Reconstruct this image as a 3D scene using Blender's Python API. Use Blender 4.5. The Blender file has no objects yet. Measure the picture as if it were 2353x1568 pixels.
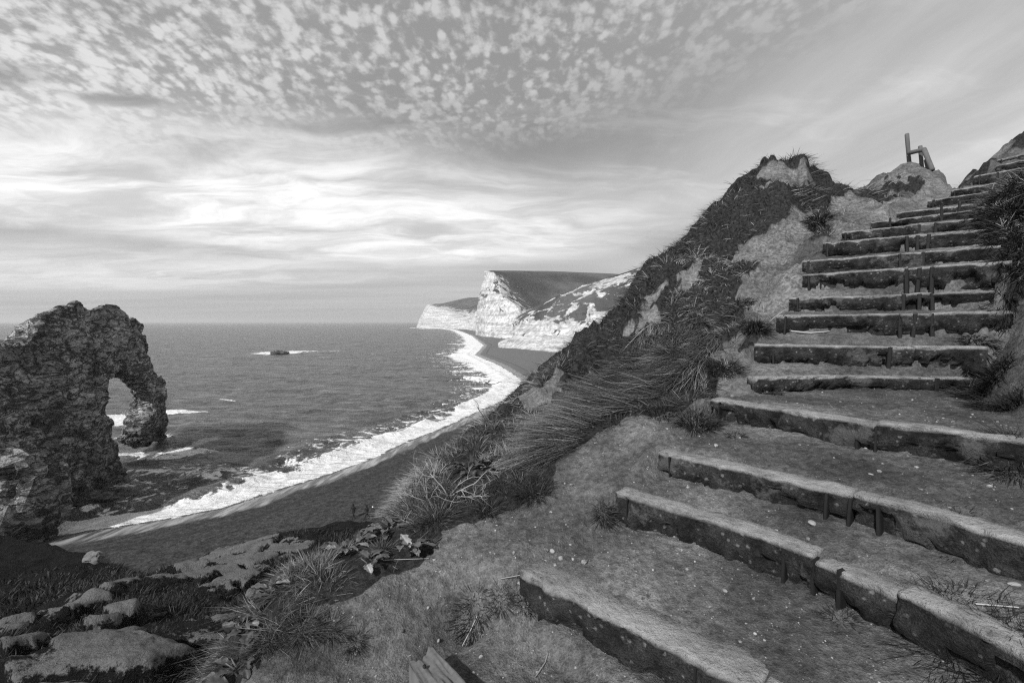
import bpy, bmesh, math, random
import numpy as np
from mathutils import Vector
R = math.radians
rng = np.random.default_rng(7)
random.seed(7)
SC = bpy.context.scene
COL = SC.collection

# ------------------------------------------------------------------ camera, sky, sun, exposure
ZC = 25.0                       # eye height above the sea
FPX, CX, CY, HOR = 1045.3, 1176.0, 784.0, 738.5
PITCH = math.atan((CY - HOR) / FPX)
cam = bpy.data.cameras.new('camera'); cam.lens = 16.0; cam.sensor_width = 36.0
cam.clip_start = 0.05; cam.clip_end = 120000
co = bpy.data.objects.new('camera', cam); COL.objects.link(co)
co.location = (0, 0, ZC); co.rotation_euler = (math.pi / 2 - PITCH, 0, 0)
SC.camera = co
SUN_EL, SUN_AZ = R(40), R(-147)   # azimuth from +Y, negative to the left (sea side)
sd = Vector((math.sin(SUN_AZ) * math.cos(SUN_EL), math.cos(SUN_AZ) * math.cos(SUN_EL), math.sin(SUN_EL)))
sl = bpy.data.lights.new('sun', 'SUN'); sl.energy = 4.3; sl.angle = R(2.0); sl.color = (1, 1, 1)
so = bpy.data.objects.new('sun', sl); COL.objects.link(so)
so.rotation_euler = sd.to_track_quat('Z', 'Y').to_euler(); so.location = (0, 0, 60)
SC.view_settings.view_transform = 'Standard'; SC.view_settings.look = 'None'
SC.view_settings.exposure = 0.22; SC.view_settings.gamma = 1.0
SC.cycles.max_bounces = 5; SC.cycles.volume_bounces = 1; SC.cycles.transparent_max_bounces = 4
SC.cycles.use_denoising = False; SC.cycles.pixel_filter_type = 'BLACKMAN_HARRIS'; SC.cycles.filter_width = 1.25


class NT:
    """tiny node-tree helper"""
    def __init__(s, tree):
        s.t = tree; s.n = tree.nodes; s.l = tree.links
    def node(s, typ, **kw):
        n = s.n.new(typ)
        for k, v in kw.items(): setattr(n, k, v)
        return n
    def put(s, sock, v):
        if v is None: return
        if isinstance(v, bpy.types.NodeSocket): s.l.new(v, sock)
        else: sock.default_value = v
    def math(s, op, a, b=None, c=None, clamp=False):
        n = s.node('ShaderNodeMath', operation=op, use_clamp=clamp)
        s.put(n.inputs[0], a); s.put(n.inputs[1], b); s.put(n.inputs[2], c)
        return n.outputs[0]
    def vmath(s, op, a, b=None):
        n = s.node('ShaderNodeVectorMath', operation=op)
        s.put(n.inputs[0], a); s.put(n.inputs[1], b)
        return n.outputs[0]
    def noise(s, vec, scale, detail=4, rough=.55, dist=0.0):
        n = s.node('ShaderNodeTexNoise')
        s.put(n.inputs['Vector'], vec); n.inputs['Scale'].default_value = scale
        n.inputs['Detail'].default_value = detail; n.inputs['Roughness'].default_value = rough
        n.inputs['Distortion'].default_value = dist
        return n.outputs['Fac']
    def voro(s, vec, scale, feature='F1', rnd=1.0):
        n = s.node('ShaderNodeTexVoronoi', feature=feature)
        s.put(n.inputs['Vector'], vec); n.inputs['Scale'].default_value = scale
        n.inputs['Randomness'].default_value = rnd
        return n.outputs['Distance']
    def ramp(s, fac, a, b, lo=0.0, hi=1.0, smooth=True):
        n = s.node('ShaderNodeMapRange', interpolation_type='SMOOTHSTEP' if smooth else 'LINEAR')
        s.put(n.inputs[0], fac); s.put(n.inputs[1], a); s.put(n.inputs[2], b); s.put(n.inputs[3], lo); s.put(n.inputs[4], hi)
        return n.outputs[0]
    def mix(s, f, a, b):
        n = s.node('ShaderNodeMix', data_type='FLOAT')
        s.put(n.inputs[0], f); s.put(n.inputs[2], a); s.put(n.inputs[3], b)
        return n.outputs[0]
    def comb(s, x, y, z):
        n = s.node('ShaderNodeCombineXYZ')
        s.put(n.inputs[0], x); s.put(n.inputs[1], y); s.put(n.inputs[2], z)
        return n.outputs[0]
    def sep(s, v):
        n = s.node('ShaderNodeSeparateXYZ'); s.put(n.inputs[0], v); return n.outputs
    def mapping(s, v, loc=(0, 0, 0), rot=(0, 0, 0), sc=(1, 1, 1)):
        n = s.node('ShaderNodeMapping'); s.put(n.inputs[0], v)
        n.inputs[1].default_value = loc; n.inputs[2].default_value = rot; n.inputs[3].default_value = sc
        return n.outputs[0]
    def attr(s, name):
        return s.node('ShaderNodeAttribute', attribute_name=name).outputs['Fac']


# --- world: Nishita daylight, in greys, with a sheet of high cloud
world = bpy.data.worlds.new('World'); SC.world = world; world.use_nodes = True
w = NT(world.node_tree); w.n.clear()
sky = w.node('ShaderNodeTexSky', sky_type='NISHITA', sun_disc=False, sun_elevation=SUN_EL, sun_rotation=SUN_AZ,
             air_density=1.0, dust_density=1.6, ozone_density=1.0)
bw = w.node('ShaderNodeRGBToBW'); w.l.new(sky.outputs[0], bw.inputs[0])
D = w.node('ShaderNodeTexCoord').outputs['Generated']
dx, dy, dz = w.sep(D)
dzc = w.math('MAXIMUM', dz, 0.0)
den = w.math('ADD', dzc, 0.035)
px = w.math('DIVIDE', dx, den); py = w.math('DIVIDE', dy, den)
pl = w.comb(px, py, 0.0)
warp = w.node('ShaderNodeTexNoise'); w.put(warp.inputs['Vector'], pl); warp.inputs['Scale'].default_value = 1.3; warp.inputs['Detail'].default_value = 3
wv = w.vmath('MULTIPLY', w.vmath('SUBTRACT', warp.outputs['Color'], (.5, .5, .5)), (.35, .35, 0))
plw = w.vmath('ADD', pl, wv)
def blob(cx, cy, rx, ry, soft=1.0, c=None):
    a = w.math('DIVIDE', w.math('SUBTRACT', wpx, cx), rx); b = w.math('DIVIDE', w.math('SUBTRACT', wpy, cy), ry)
    r2 = w.math('ADD', w.math('MULTIPLY', a, a), w.math('MULTIPLY', b, b))
    return w.ramp(r2, 0.0, 1.0 * soft, 1.0, 0.0)
wpx, wpy, _z = w.sep(plw)
# altocumulus cells
dc = w.math('ADD', dzc, .25); pc = w.comb(w.math('DIVIDE', dx, dc), w.math('DIVIDE', dy, dc), 0.0)
rows = w.vmath('ADD', w.mapping(pc, sc=(1.0, .80, 1)), w.vmath('MULTIPLY', wv, (.10, .10, 0)))
cell = w.voro(w.vmath('ADD', rows, w.vmath('MULTIPLY', w.vmath('SUBTRACT', warp.outputs['Color'], (.5, .5, .5)), (.06, .06, 0))), 38.0, 'F1')
cn = w.noise(rows, 27, 3, .5, .1); cn2 = w.noise(pc, 80, 4, .62)
puff = w.math('ADD', w.math('MULTIPLY', w.ramp(cell, .1, .62, 1, 0), .55), w.math('MULTIPLY', w.ramp(cn, .36, .66), .62))
puff = w.math('ADD', puff, w.math('MULTIPLY', w.math('SUBTRACT', cn2, .5), .75))
strp = w.noise(w.mapping(w.vmath('ADD', pc, w.vmath('MULTIPLY', wv, (.5, .5, 0))), rot=(0, 0, R(-38)), sc=(1.0, .22, 1)), 17, 3, .55, .3)
lump = w.noise(pc, 4.2, 4, .6, .4)
puff = w.math('ADD', puff, w.math('ADD', w.math('MULTIPLY', w.math('SUBTRACT', strp, .5), 1.5), w.math('MULTIPLY', w.math('SUBTRACT', lump, .5), 1.3)))
puff = w.math('ADD', puff, w.ramp(px, -.2, -1.8, 0, .22))
acm = w.noise(w.mapping(pl, loc=(3.1, 1.7, 0)), 1.3, 5, .58)
edge = w.math('ADD', w.math('ADD', py, w.math('MULTIPLY', w.math('MAXIMUM', px, 0.0), 1.0)), w.math('MULTIPLY', w.math('SUBTRACT', acm, .5), 1.4))
fieldm = w.ramp(edge, 1.75, 2.85, 1.0, 0.0)
hole = w.math('MULTIPLY', blob(.0, 1.22, .62, .20), .85)
hole = w.math('MAXIMUM', hole, w.math('MULTIPLY', blob(-1.60, 1.93, .22, .10), 1.0))
hole = w.math('MAXIMUM', hole, w.math('MULTIPLY', blob(-.75, 2.2, .45, .12), .9))
hole = w.math('MAXIMUM', hole, w.math('MULTIPLY', blob(-2.1, 1.75, .5, .14), .8))
fieldm = w.math('MULTIPLY', fieldm, w.math('SUBTRACT', 1.0, hole))
fieldm = w.math('MULTIPLY', fieldm, w.ramp(acm, .26, .46, .35, 1))
ac = w.math('MULTIPLY', fieldm, w.ramp(puff, .05, 1.05, .30, 1.0))
# long cirrus veils

veil2 = w.noise(w.mapping(plw, rot=(0, 0, R(38)), sc=(2.2, .5, 1)), 1.0, 7, .6, .2)
dv = w.math('ADD', dzc, .14); pv = w.vmath('ADD', w.comb(w.math('DIVIDE', dx, dv), w.math('DIVIDE', dy, dv), 0.0), wv)
vband = w.noise(w.mapping(plw, loc=(5, 2, 0), sc=(.16, .6, 1)), 1.0, 5, .55)
veil = w.noise(w.mapping(pv, rot=(0, 0, R(-30)), sc=(.7, 1.9, 1)), 1.7, 8, .62, .35)
bright = w.math('MAXIMUM', blob(-2.3, 3.1, 2.8, 1.5), w.math('MULTIPLY', blob(-1.2, 4.3, 3.2, 2.4), .85))
bright = w.math('MAXIMUM', bright, w.math('MULTIPLY', blob(-6, 6.5, 6, 3), .45))
rightv = w.math('MULTIPLY', w.ramp(px, .0, 1.6), w.ramp(py, 5.5, 1.4))
skyv = w.math('MULTIPLY', bw.outputs[0], 0.100)
base = w.math('ADD', w.math('MULTIPLY', skyv, .22), w.ramp(dz, 0.0, .48, .34, .125))
v = w.math('ADD', base, w.math('MULTIPLY', rightv, w.mix(w.ramp(veil2, .25, .75), .19, .34)))
v = w.math('ADD', v, w.math('MULTIPLY', bright, w.mix(w.ramp(veil, .32, .66), .20, .64)))
band = w.math('MULTIPLY', w.ramp(py, 2.2, 3.4), w.ramp(py, 9, 20, 1, .25))
v = w.math('ADD', v, w.math('MULTIPLY', band, w.math('MULTIPLY', w.ramp(vband, .38, .62), .07)))
v = w.math('ADD', v, w.math('MULTIPLY', w.ramp(veil, .5, .75), w.math('MULTIPLY', w.ramp(py, 5, 2.5), .10)))
wedge = w.math('MULTIPLY', blob(2.0, 4.4, 1.3, 1.6), .09)
v = w.math('SUBTRACT', v, wedge)
cloudv = w.math('ADD', .54, w.math('MULTIPLY', w.ramp(px, .4, -2.2), .22))
final = w.mix(w.math('MULTIPLY', ac, .88), v, cloudv)
bg = w.node('ShaderNodeBackground'); bg.inputs['Strength'].default_value = 1.0
w.put(bg.inputs['Color'], final)
wo = w.node('ShaderNodeOutputWorld'); w.l.new(bg.outputs[0], wo.inputs['Surface'])

# ------------------------------------------------------------------ geometry helpers
cp, sp = math.cos(PITCH), math.sin(PITCH)
def ray(x, y):
    u, v = (x - CX) / FPX, (CY - y) / FPX
    return np.array([u, cp + v * sp, -sp + v * cp])
def P(x, y, d):                       # a world point seen in that direction, d metres ahead
    r = ray(x, y); r = r / r[1] * d
    return np.array([r[0], r[1], r[2] + ZC])
def G(x, y, z=0.0):                   # the point of the level z seen in that direction
    r = ray(x, y); k = (z - ZC) / r[2]
    return np.array([r[0] * k, r[1] * k, z])
def proj(p):                          # world points -> photograph coordinates (authoring of patch outlines)
    q = p - np.array([0, 0, ZC])
    dep = q[:, 1] * cp - q[:, 2] * sp; up = q[:, 1] * sp + q[:, 2] * cp
    dep = np.where(dep < .05, .05, dep)
    return CX + FPX * q[:, 0] / dep, CY - FPX * up / dep

def hash3(ix, iy, iz, seed):
    n = (ix.astype(np.int64) * 374761393 + iy.astype(np.int64) * 668265263 + iz.astype(np.int64) * 2147483647 + seed * 1274126177) & 0xFFFFFFFF
    n = ((n ^ (n >> 13)) * 1274126177) & 0xFFFFFFFF
    n = ((n ^ (n >> 16)) * 2246822519) & 0xFFFFFFFF
    return ((n ^ (n >> 15)) & 0xFFFFFF) / float(0xFFFFFF)
def vnoise(p, seed=0):
    f = np.floor(p); t = p - f; t = t * t * (3 - 2 * t)
    i = f.astype(np.int64); o = 0
    for a in (0, 1):
        wx = t[:, 0] if a else 1 - t[:, 0]
        for b in (0, 1):
            wy = t[:, 1] if b else 1 - t[:, 1]
            for c in (0, 1):
                wz = t[:, 2] if c else 1 - t[:, 2]
                o = o + wx * wy * wz * hash3(i[:, 0] + a, i[:, 1] + b, i[:, 2] + c, seed)
    return o
def fbm(p, scale, octv=4, gain=.5, seed=0):      # -1..1
    a, s, tot, o = 1.0, scale, 0, 0
    for k in range(octv):
        o = o + a * (vnoise(p * s + 17.3 * k, seed + k) * 2 - 1); tot += a; a *= gain; s *= 2.03
    return o / tot
def worley(p, scale, seed=0):
    q = p * scale; f = np.floor(q).astype(np.int64)
    d1 = np.full(len(p), 9.0); d2 = np.full(len(p), 9.0); idv = np.zeros(len(p))
    for a in (-1, 0, 1):
        for b in (-1, 0, 1):
            for c in (-1, 0, 1):
                cx, cy, cz = f[:, 0] + a, f[:, 1] + b, f[:, 2] + c
                fx = cx + hash3(cx, cy, cz, seed); fy = cy + hash3(cx, cy, cz, seed + 1); fz = cz + hash3(cx, cy, cz, seed + 2)
                d = np.sqrt((fx - q[:, 0]) ** 2 + (fy - q[:, 1]) ** 2 + (fz - q[:, 2]) ** 2)
                new = d < d1
                d2 = np.where(new, d1, np.minimum(d2, d)); idv = np.where(new, hash3(cx, cy, cz, seed + 3), idv); d1 = np.where(new, d, d1)
    return d1, d2, idv
def xy3(x, y): return np.stack([x, y, np.zeros_like(x)], 1)
def sst(x, a, b):
    t = np.clip((x - a) / (b - a), 0, 1); return t * t * (3 - 2 * t)

def mk(name, V, F, mat, parent=None, attrs=None, smooth=True):
    """V (n,3), F (m,3|4) index array or a list of such"""
    me = bpy.data.meshes.new(name)
    Fs = F if isinstance(F, list) else [F]
    Fs = [np.asarray(f, dtype=np.int32) for f in Fs if len(f)]
    loops = np.concatenate([f.ravel() for f in Fs]); sizes = np.concatenate([np.full(len(f), f.shape[1], np.int32) for f in Fs])
    starts = np.concatenate([[0], np.cumsum(sizes)[:-1]]).astype(np.int32)
    me.vertices.add(len(V)); me.vertices.foreach_set('co', np.ascontiguousarray(V, dtype=np.float32).ravel())
    me.loops.add(len(loops)); me.loops.foreach_set('vertex_index', loops)
    me.polygons.add(len(starts)); me.polygons.foreach_set('loop_start', starts)
    me.polygons.foreach_set('use_smooth', np.full(len(starts), smooth, dtype=bool))
    me.update(calc_edges=True); me.validate()
    for k, v in (attrs or {}).items():
        a = me.attributes.new(k, 'FLOAT', 'POINT'); a.data.foreach_set('value', np.asarray(v, dtype=np.float32))
    me.materials.append(mat)
    o = bpy.data.objects.new(name, me); COL.objects.link(o)
    if parent: o.parent = parent
    return o
def tag(o, label=None, cat=None, group=None, kind=None):
    if label: o['label'] = label
    if cat: o['category'] = cat
    if group: o['group'] = group
    if kind: o['kind'] = kind
    return o
def empty(name, loc, label, cat, group=None, rz=0):
    o = bpy.data.objects.new(name, None); COL.objects.link(o); o.location = loc; o.rotation_euler = (0, 0, rz)
    o.empty_display_size = .1
    return tag(o, label, cat, group)
def gridfaces(nu, nv, wrapu=False):
    a = np.arange(nu if wrapu else nu - 1)[:, None]; b = np.arange(nv - 1)[None, :]
    a2 = (a + 1) % nu
    return np.stack([a * nv + b, a2 * nv + b, a2 * nv + b + 1, a * nv + b + 1], -1).reshape(-1, 4)
def inpoly(x, y, poly):
    poly = np.asarray(poly, float); c = np.zeros(len(x), bool); n = len(poly)
    for i in range(n):
        x1, y1 = poly[i]; x2, y2 = poly[(i + 1) % n]
        if y1 == y2: continue
        m = ((y1 > y) != (y2 > y)) & (x < (x2 - x1) * (y - y1) / (y2 - y1) + x1)
        c ^= m
    return c
def polydist(x, y, poly, closed=True):
    """unsigned distance, signed side (+ = left of travel), z-parameter of the nearest point"""
    poly = np.asarray(poly, float); n = len(poly); best = np.full(len(x), 1e9); side = np.zeros(len(x)); par = np.zeros(len(x))
    for i in range(n if closed else n - 1):
        ax, ay = poly[i][:2]; bx, by = poly[(i + 1) % n][:2]
        ux, uy = bx - ax, by - ay; L2 = ux * ux + uy * uy
        t = ((x - ax) * ux + (y - ay) * uy) / L2
        if not closed:
            t = np.clip(t, -1e6 if i == 0 else 0, 1e6 if i == n - 2 else 1)
        else: t = np.clip(t, 0, 1)
        d = np.hypot(x - ax - t * ux, y - ay - t * uy)
        s = np.sign(ux * (y - ay) - uy * (x - ax))
        m = d < best
        best = np.where(m, d, best); side = np.where(m, s, side); par = np.where(m, i + t, par)
    return best, side, par
def softpoly(x, y, poly, soft):
    ins = inpoly(x, y, poly); d, _, _ = polydist(x, y, poly)
    return sst(np.where(ins, d, -d), -soft, soft)
class TPS:
    def __init__(s, pts, lam=1e-3):
        s.c = pts[:, :2]; n = len(pts)
        K = s.phi(np.hypot(s.c[:, None, 0] - s.c[None, :, 0], s.c[:, None, 1] - s.c[None, :, 1])) + lam * np.eye(n)
        Q = np.concatenate([np.ones((n, 1)), s.c], 1)
        A = np.block([[K, Q], [Q.T, np.zeros((3, 3))]])
        s.w = np.linalg.solve(A, np.concatenate([pts[:, 2], [0, 0, 0]]))
    def phi(s, r):
        return np.where(r > 1e-9, r * r * np.log(r + 1e-12), 0)
    def __call__(s, x, y):
        o = np.empty(len(x)); n = len(s.c)
        for i in range(0, len(x), 40000):
            xs, ys = x[i:i + 40000], y[i:i + 40000]
            K = s.phi(np.hypot(xs[:, None] - s.c[None, :, 0], ys[:, None] - s.c[None, :, 1]))
            o[i:i + 40000] = K @ s.w[:n] + s.w[n] + s.w[n + 1] * xs + s.w[n + 2] * ys
        return o

# ------------------------------------------------------------------ materials (all greys: a black and white photograph)
def mat(name, build, rough=.85, spec=.3):
    m = bpy.data.materials.new(name); m.use_nodes = True
    t = NT(m.node_tree); t.n.clear()
    out = t.node('ShaderNodeOutputMaterial'); b = t.node('ShaderNodeBsdfPrincipled')
    t.l.new(b.outputs[0], out.inputs['Surface'])
    b.inputs['Roughness'].default_value = rough; b.inputs['Specular IOR Level'].default_value = spec
    pos = t.node('ShaderNodeNewGeometry').outputs['Position']
    r = build(t, pos, b)
    col, bump = r[0], r[1]
    t.put(b.inputs['Base Color'], col if isinstance(col, bpy.types.NodeSocket) else (col, col, col, 1))
    if bump:
        h, strength, dist = bump
        bn = t.node('ShaderNodeBump'); bn.inputs['Strength'].default_value = strength; bn.inputs['Distance'].default_value = dist
        t.put(bn.inputs['Height'], h); t.l.new(bn.outputs[0], b.inputs['Normal'])
    return m
def b_soil(t, pos, b):
    veg = t.attr('veg'); pale = t.attr('pale')
    n1 = t.noise(pos, 2.2, 6, .6); n2 = t.noise(pos, 24, 6, .68); n3 = t.noise(pos, 110, 3, .6)
    peb = t.voro(pos, 60, 'F1'); pm = t.ramp(peb, .14, .2, 1, 0)
    pick = t.ramp(t.noise(pos, 19, 2, .5), .56, .66)
    peb2 = t.voro(t.mapping(pos, loc=(3, 1, 7)), 130, 'F1'); pm2 = t.math('MULTIPLY', t.ramp(peb2, .12, .2, 1, 0), t.ramp(t.noise(pos, 41, 2, .5), .5, .6))
    n0 = t.noise(pos, .8, 4, .6, .5); base = t.math('MULTIPLY', t.mix(t.ramp(n1, .3, .7), .075, .155), t.mix(t.ramp(n2, .25, .75), .5, 1.5)); base = t.math('MULTIPLY', base, t.mix(t.ramp(n0, .35, .65), .58, 1.30))
    base = t.math('MULTIPLY', base, t.mix(t.ramp(n3, .25, .75), .7, 1.32))
    base = t.mix(t.ramp(t.math('ADD', pale, t.math('MULTIPLY', t.math('SUBTRACT', n2, .5), .9)), .3, .9), base, t.math('MULTIPLY', t.mix(t.ramp(n2, .3, .7), .08, .25), t.math('MULTIPLY', t.mix(n3, .6, 1.3), t.mix(t.ramp(n1, .35, .65), .65, 1.2))))
    base = t.mix(t.math('MULTIPLY', pm, pick), base, .22)
    base = t.mix(t.math('MULTIPLY', pm2, .8), base, .24)
    base = t.mix(t.ramp(t.math('ADD', veg, t.math('MULTIPLY', t.math('SUBTRACT', n2, .5), .8)), .35, .65), base, t.mix(t.ramp(n2, .3, .7), .008, .045))
    h = t.math('ADD', t.math('ADD', t.math('MULTIPLY', n2, 1.0), t.math('MULTIPLY', n3, .35)), t.math('MULTIPLY', t.math('MULTIPLY', pm, pick), .25))
    return base, (h, 1.0, .034)
M_SOIL = mat('soil', b_soil, .95, .15)
def b_lower(t, pos, b):
    bare = t.attr('bare')
    n1 = t.noise(pos, .5, 6, .6); n2 = t.noise(pos, 3.5, 7, .68); n3 = t.noise(pos, 14, 4, .65)
    c1 = t.math('MULTIPLY', t.mix(n1, .08, .20), t.math('MULTIPLY', t.mix(n2, .6, 1.4), t.mix(n3, .7, 1.3)))
    c0 = t.mix(n2, .004, .018)
    m = t.ramp(t.math('ADD', bare, t.math('MULTIPLY', t.math('SUBTRACT', n2, .5), 1.6)), .42, .62)
    return t.mix(m, c0, c1), (t.math('ADD', n2, t.math('MULTIPLY', n3, .4)), .9, .25)
M_LOWER = mat('slope_earth', b_lower, .95, .1)
def b_beach(t, pos, b):
    s = t.attr('shore')
    st = t.mapping(pos, rot=(0, 0, R(-38)), sc=(1, .35, 1))
    n = t.noise(st, .35, 5, .6); n2 = t.noise(pos, 1.4, 6, .75); n3 = t.noise(pos, 6, 3, .6)
    dry = t.math('MULTIPLY', t.mix(t.ramp(n2, .3, .7), .012, .060), t.mix(t.ramp(n3, .3, .7), .4, 1.6))
    dry = t.math('MULTIPLY', dry, t.mix(n, .75, 1.2))
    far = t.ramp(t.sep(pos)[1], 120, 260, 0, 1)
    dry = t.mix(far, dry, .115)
    weed = t.ramp(t.math('ABSOLUTE', t.math('SUBTRACT', t.math('ADD', s, t.math('MULTIPLY', n2, 3)), 9.5)), .1, .8, 1, 0)
    dry = t.mix(t.math('MULTIPLY', weed, t.math('MULTIPLY', t.ramp(n2, .4, .6), .7)), dry, .012)
    wet = t.ramp(t.math('ADD', s, t.math('MULTIPLY', n, 5)), 5.2, 6.6, 1, 0)
    streak = t.noise(t.mapping(pos, rot=(0, 0, R(-38)), sc=(.8, .16, 1)), 1.1, 5, .6)
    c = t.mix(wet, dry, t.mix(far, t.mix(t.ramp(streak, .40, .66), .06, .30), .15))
    t.put(b.inputs['Roughness'], t.mix(wet, .9, .32))
    t.put(b.inputs['Specular IOR Level'], t.mix(wet, .2, .5))
    return c, (t.math('ADD', n2, t.math('MULTIPLY', n3, .5)), .55, .12)
M_BEACH = mat('shingle', b_beach)
def b_sea(t, pos, b):
    foam = t.attr('foam'); x, y, z = t.sep(pos)
    w1 = t.noise(t.mapping(pos, rot=(0, 0, R(12)), sc=(.55, 1.5, 1)), .34, 6, .66, .3)
    w2 = t.noise(t.mapping(pos, rot=(0, 0, R(-6)), sc=(.5, 1.25, 1)), 1.5, 4, .62)
    big = t.noise(t.mapping(pos, rot=(0, 0, R(8)), sc=(.35, 1.1, 1)), .035, 5, .6)
    h = t.math('ADD', t.math('MULTIPLY', w1, 1.0), t.math('MULTIPLY', w2, .28)); mid = t.noise(t.mapping(pos, rot=(0, 0, R(15)), sc=(.45, 1.4, 1)), .10, 6, .68, .4); h = t.math('ADD', h, t.math('ADD', t.math('MULTIPLY', big, 5.0), t.math('MULTIPLY', mid, 3.2)))
    ln = t.noise(t.mapping(pos, sc=(1, .75, 1)), .55, 7, .72, 1.2)
    ve = t.voro(t.vmath('ADD', t.mapping(pos, sc=(1, .7, 1)), t.comb(t.math('MULTIPLY', w1, 3), t.math('MULTIPLY', ln, 3), 0)), .5, 'DISTANCE_TO_EDGE')
    lace = t.ramp(ve, .0, .28, 1, 0)
    ln2 = t.noise(t.mapping(pos, rot=(0, 0, R(20)), sc=(.45, 1.2, 1)), .18, 6, .65, 1.0)
    k = t.math('ADD', t.math('MULTIPLY', foam, 1.2), t.math('ADD', t.math('ADD', t.math('MULTIPLY', t.math('SUBTRACT', ln, .5), 1.5), t.math('MULTIPLY', t.math('SUBTRACT', ln2, .5), 1.7)), t.math('MULTIPLY', lace, .22)))
    fm = t.ramp(k, .62, .86)
    fm = t.math('MULTIPLY', fm, t.ramp(foam, .02, .12))
    cap = t.math('MULTIPLY', t.ramp(t.noise(t.mapping(pos, sc=(.25, 1.0, 1)), .12, 6, .7), .715, .76), .8)
    fm = t.math('MAXIMUM', fm, cap)
    depthc = t.math('MULTIPLY', t.mix(t.ramp(w1, .35, .68), .05, .16), t.mix(t.ramp(mid, .35, .65), .55, 1.45))
    depthc = t.mix(t.ramp(foam, .5, .95), depthc, .16)
    fc = t.math('MULTIPLY', t.mix(t.ramp(ln, .3, .7), .60, .90), t.mix(w2, .75, 1.15))
    t.put(b.inputs['Roughness'], t.mix(fm, .28, .8))
    b.inputs['IOR'].default_value = 1.33
    b.inputs['Specular IOR Level'].default_value = .5
    h = t.math('ADD', t.math('MULTIPLY', h, t.mix(fm, 1, .25)), t.math('MULTIPLY', fm, t.math('MULTIPLY', ln, .25)))
    return t.mix(fm, depthc, fc), (h, 1.0, 2.6)
M_SEA = mat('sea_water', b_sea, .2, .5)
def b_chalk(t, pos, b):
    g = t.attr('grass')
    n1 = t.noise(t.mapping(pos, sc=(1, 1, 1.6)), .05, 8, .68, .6); n2 = t.noise(t.mapping(pos, sc=(1, 1, .45)), .22, 6, .7); n3 = t.noise(pos, .012, 4, .5)
    m = t.ramp(t.math('ADD', g, t.math('MULTIPLY', t.math('SUBTRACT', n1, .5), 2.3)), .46, .56)
    ch = t.math('MULTIPLY', t.mix(t.ramp(n2, .3, .7), .30, .72), t.mix(n1, .75, 1.1))
    bed = t.noise(t.mapping(pos, rot=(R(6), R(-10), 0), sc=(.10, .10, 2.2)), .12, 4, .6); ch = t.math('MULTIPLY', ch, t.mix(t.ramp(bed, .35, .6), .72, 1.12)); gr = t.math('MULTIPLY', t.mix(t.ramp(n3, .35, .65), .04, .10), t.math('MULTIPLY', t.mix(n2, .6, 1.4), t.mix(n1, .7, 1.3)))
    return t.mix(m, ch, gr), (t.math('ADD', n1, n2), .7, 5.0)
M_CHALK = mat('chalk_and_turf', b_chalk, .95, .1)
def b_rock(t, pos, b):
    n1 = t.noise(pos, .16, 6, .65, .6); n2 = t.noise(pos, .9, 8, .7); n3 = t.noise(pos, 4.2, 4, .6)
    tp_ = t.mapping(pos, rot=(R(38), R(16), R(-10)), sc=(1, 1, 2.6))
    def ridge(sc, wdt, off):
        n = t.noise(t.mapping(tp_, loc=(off, off, off)), sc, 6, .6, .7); return t.ramp(t.math('ABSOLUTE', t.math('SUBTRACT', n, .5)), 0, wdt)
    cr = t.math('MULTIPLY', ridge(.10, .030, 0), t.math('MULTIPLY', ridge(.24, .028, 7), t.mix(ridge(.55, .03, 3), .55, 1)))
    c = t.math('MULTIPLY', t.mix(t.ramp(n1, .35, .65), .17, .42), t.mix(t.ramp(n2, .3, .7), .65, 1.35))
    c = t.math('MULTIPLY', c, t.mix(cr, .16, 1.0))
    z = t.sep(pos)[2]
    c = t.math('MULTIPLY', c, t.ramp(t.math('ADD', z, t.math('MULTIPLY', n2, 8)), 3, 12.0, .35, 1))     # darker towards the foot
    c = t.mix(t.math('MULTIPLY', t.ramp(n2, .60, .68), .35), c, .24)
    c = t.mix(t.math('MULTIPLY', t.ramp(t.noise(pos, .5, 6, .72), .56, .64), .65), c, .02)
    return c, (t.math('ADD', t.math('ADD', n2, t.math('MULTIPLY', n3, .4)), t.math('MULTIPLY', cr, .7)), 1.0, .6)
M_ROCK = mat('limestone', b_rock, .9, .2)
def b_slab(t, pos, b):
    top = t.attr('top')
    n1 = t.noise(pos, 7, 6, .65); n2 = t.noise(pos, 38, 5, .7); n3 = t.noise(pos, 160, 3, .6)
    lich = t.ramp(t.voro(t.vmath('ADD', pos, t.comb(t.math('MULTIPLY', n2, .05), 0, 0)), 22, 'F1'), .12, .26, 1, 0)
    face = t.math('MULTIPLY', t.mix(t.ramp(n1, .3, .72), .009, .042), t.mix(n2, .5, 1.6))  # riser faces: dark stained stone, with shade also put into the colour
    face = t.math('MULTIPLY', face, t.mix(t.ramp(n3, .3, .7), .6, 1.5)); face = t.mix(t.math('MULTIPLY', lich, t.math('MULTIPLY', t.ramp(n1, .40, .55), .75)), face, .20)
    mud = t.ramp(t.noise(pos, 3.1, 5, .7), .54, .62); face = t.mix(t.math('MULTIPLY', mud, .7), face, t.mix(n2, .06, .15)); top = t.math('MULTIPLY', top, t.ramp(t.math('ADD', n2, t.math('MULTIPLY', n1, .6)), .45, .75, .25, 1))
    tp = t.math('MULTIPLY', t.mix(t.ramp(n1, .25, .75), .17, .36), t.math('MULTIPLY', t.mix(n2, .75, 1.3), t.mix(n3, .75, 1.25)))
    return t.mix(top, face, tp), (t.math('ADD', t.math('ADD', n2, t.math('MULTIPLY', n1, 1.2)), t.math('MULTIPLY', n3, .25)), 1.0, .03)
M_SLAB = mat('weathered_stone_painted_shade', b_slab, .92, .15)
def b_stake(t, pos, b):
    n = t.noise(t.mapping(pos, sc=(1, 1, .3)), 60, 4, .6)
    return t.mix(n, .004, .014), (n, .5, .004)
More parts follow.
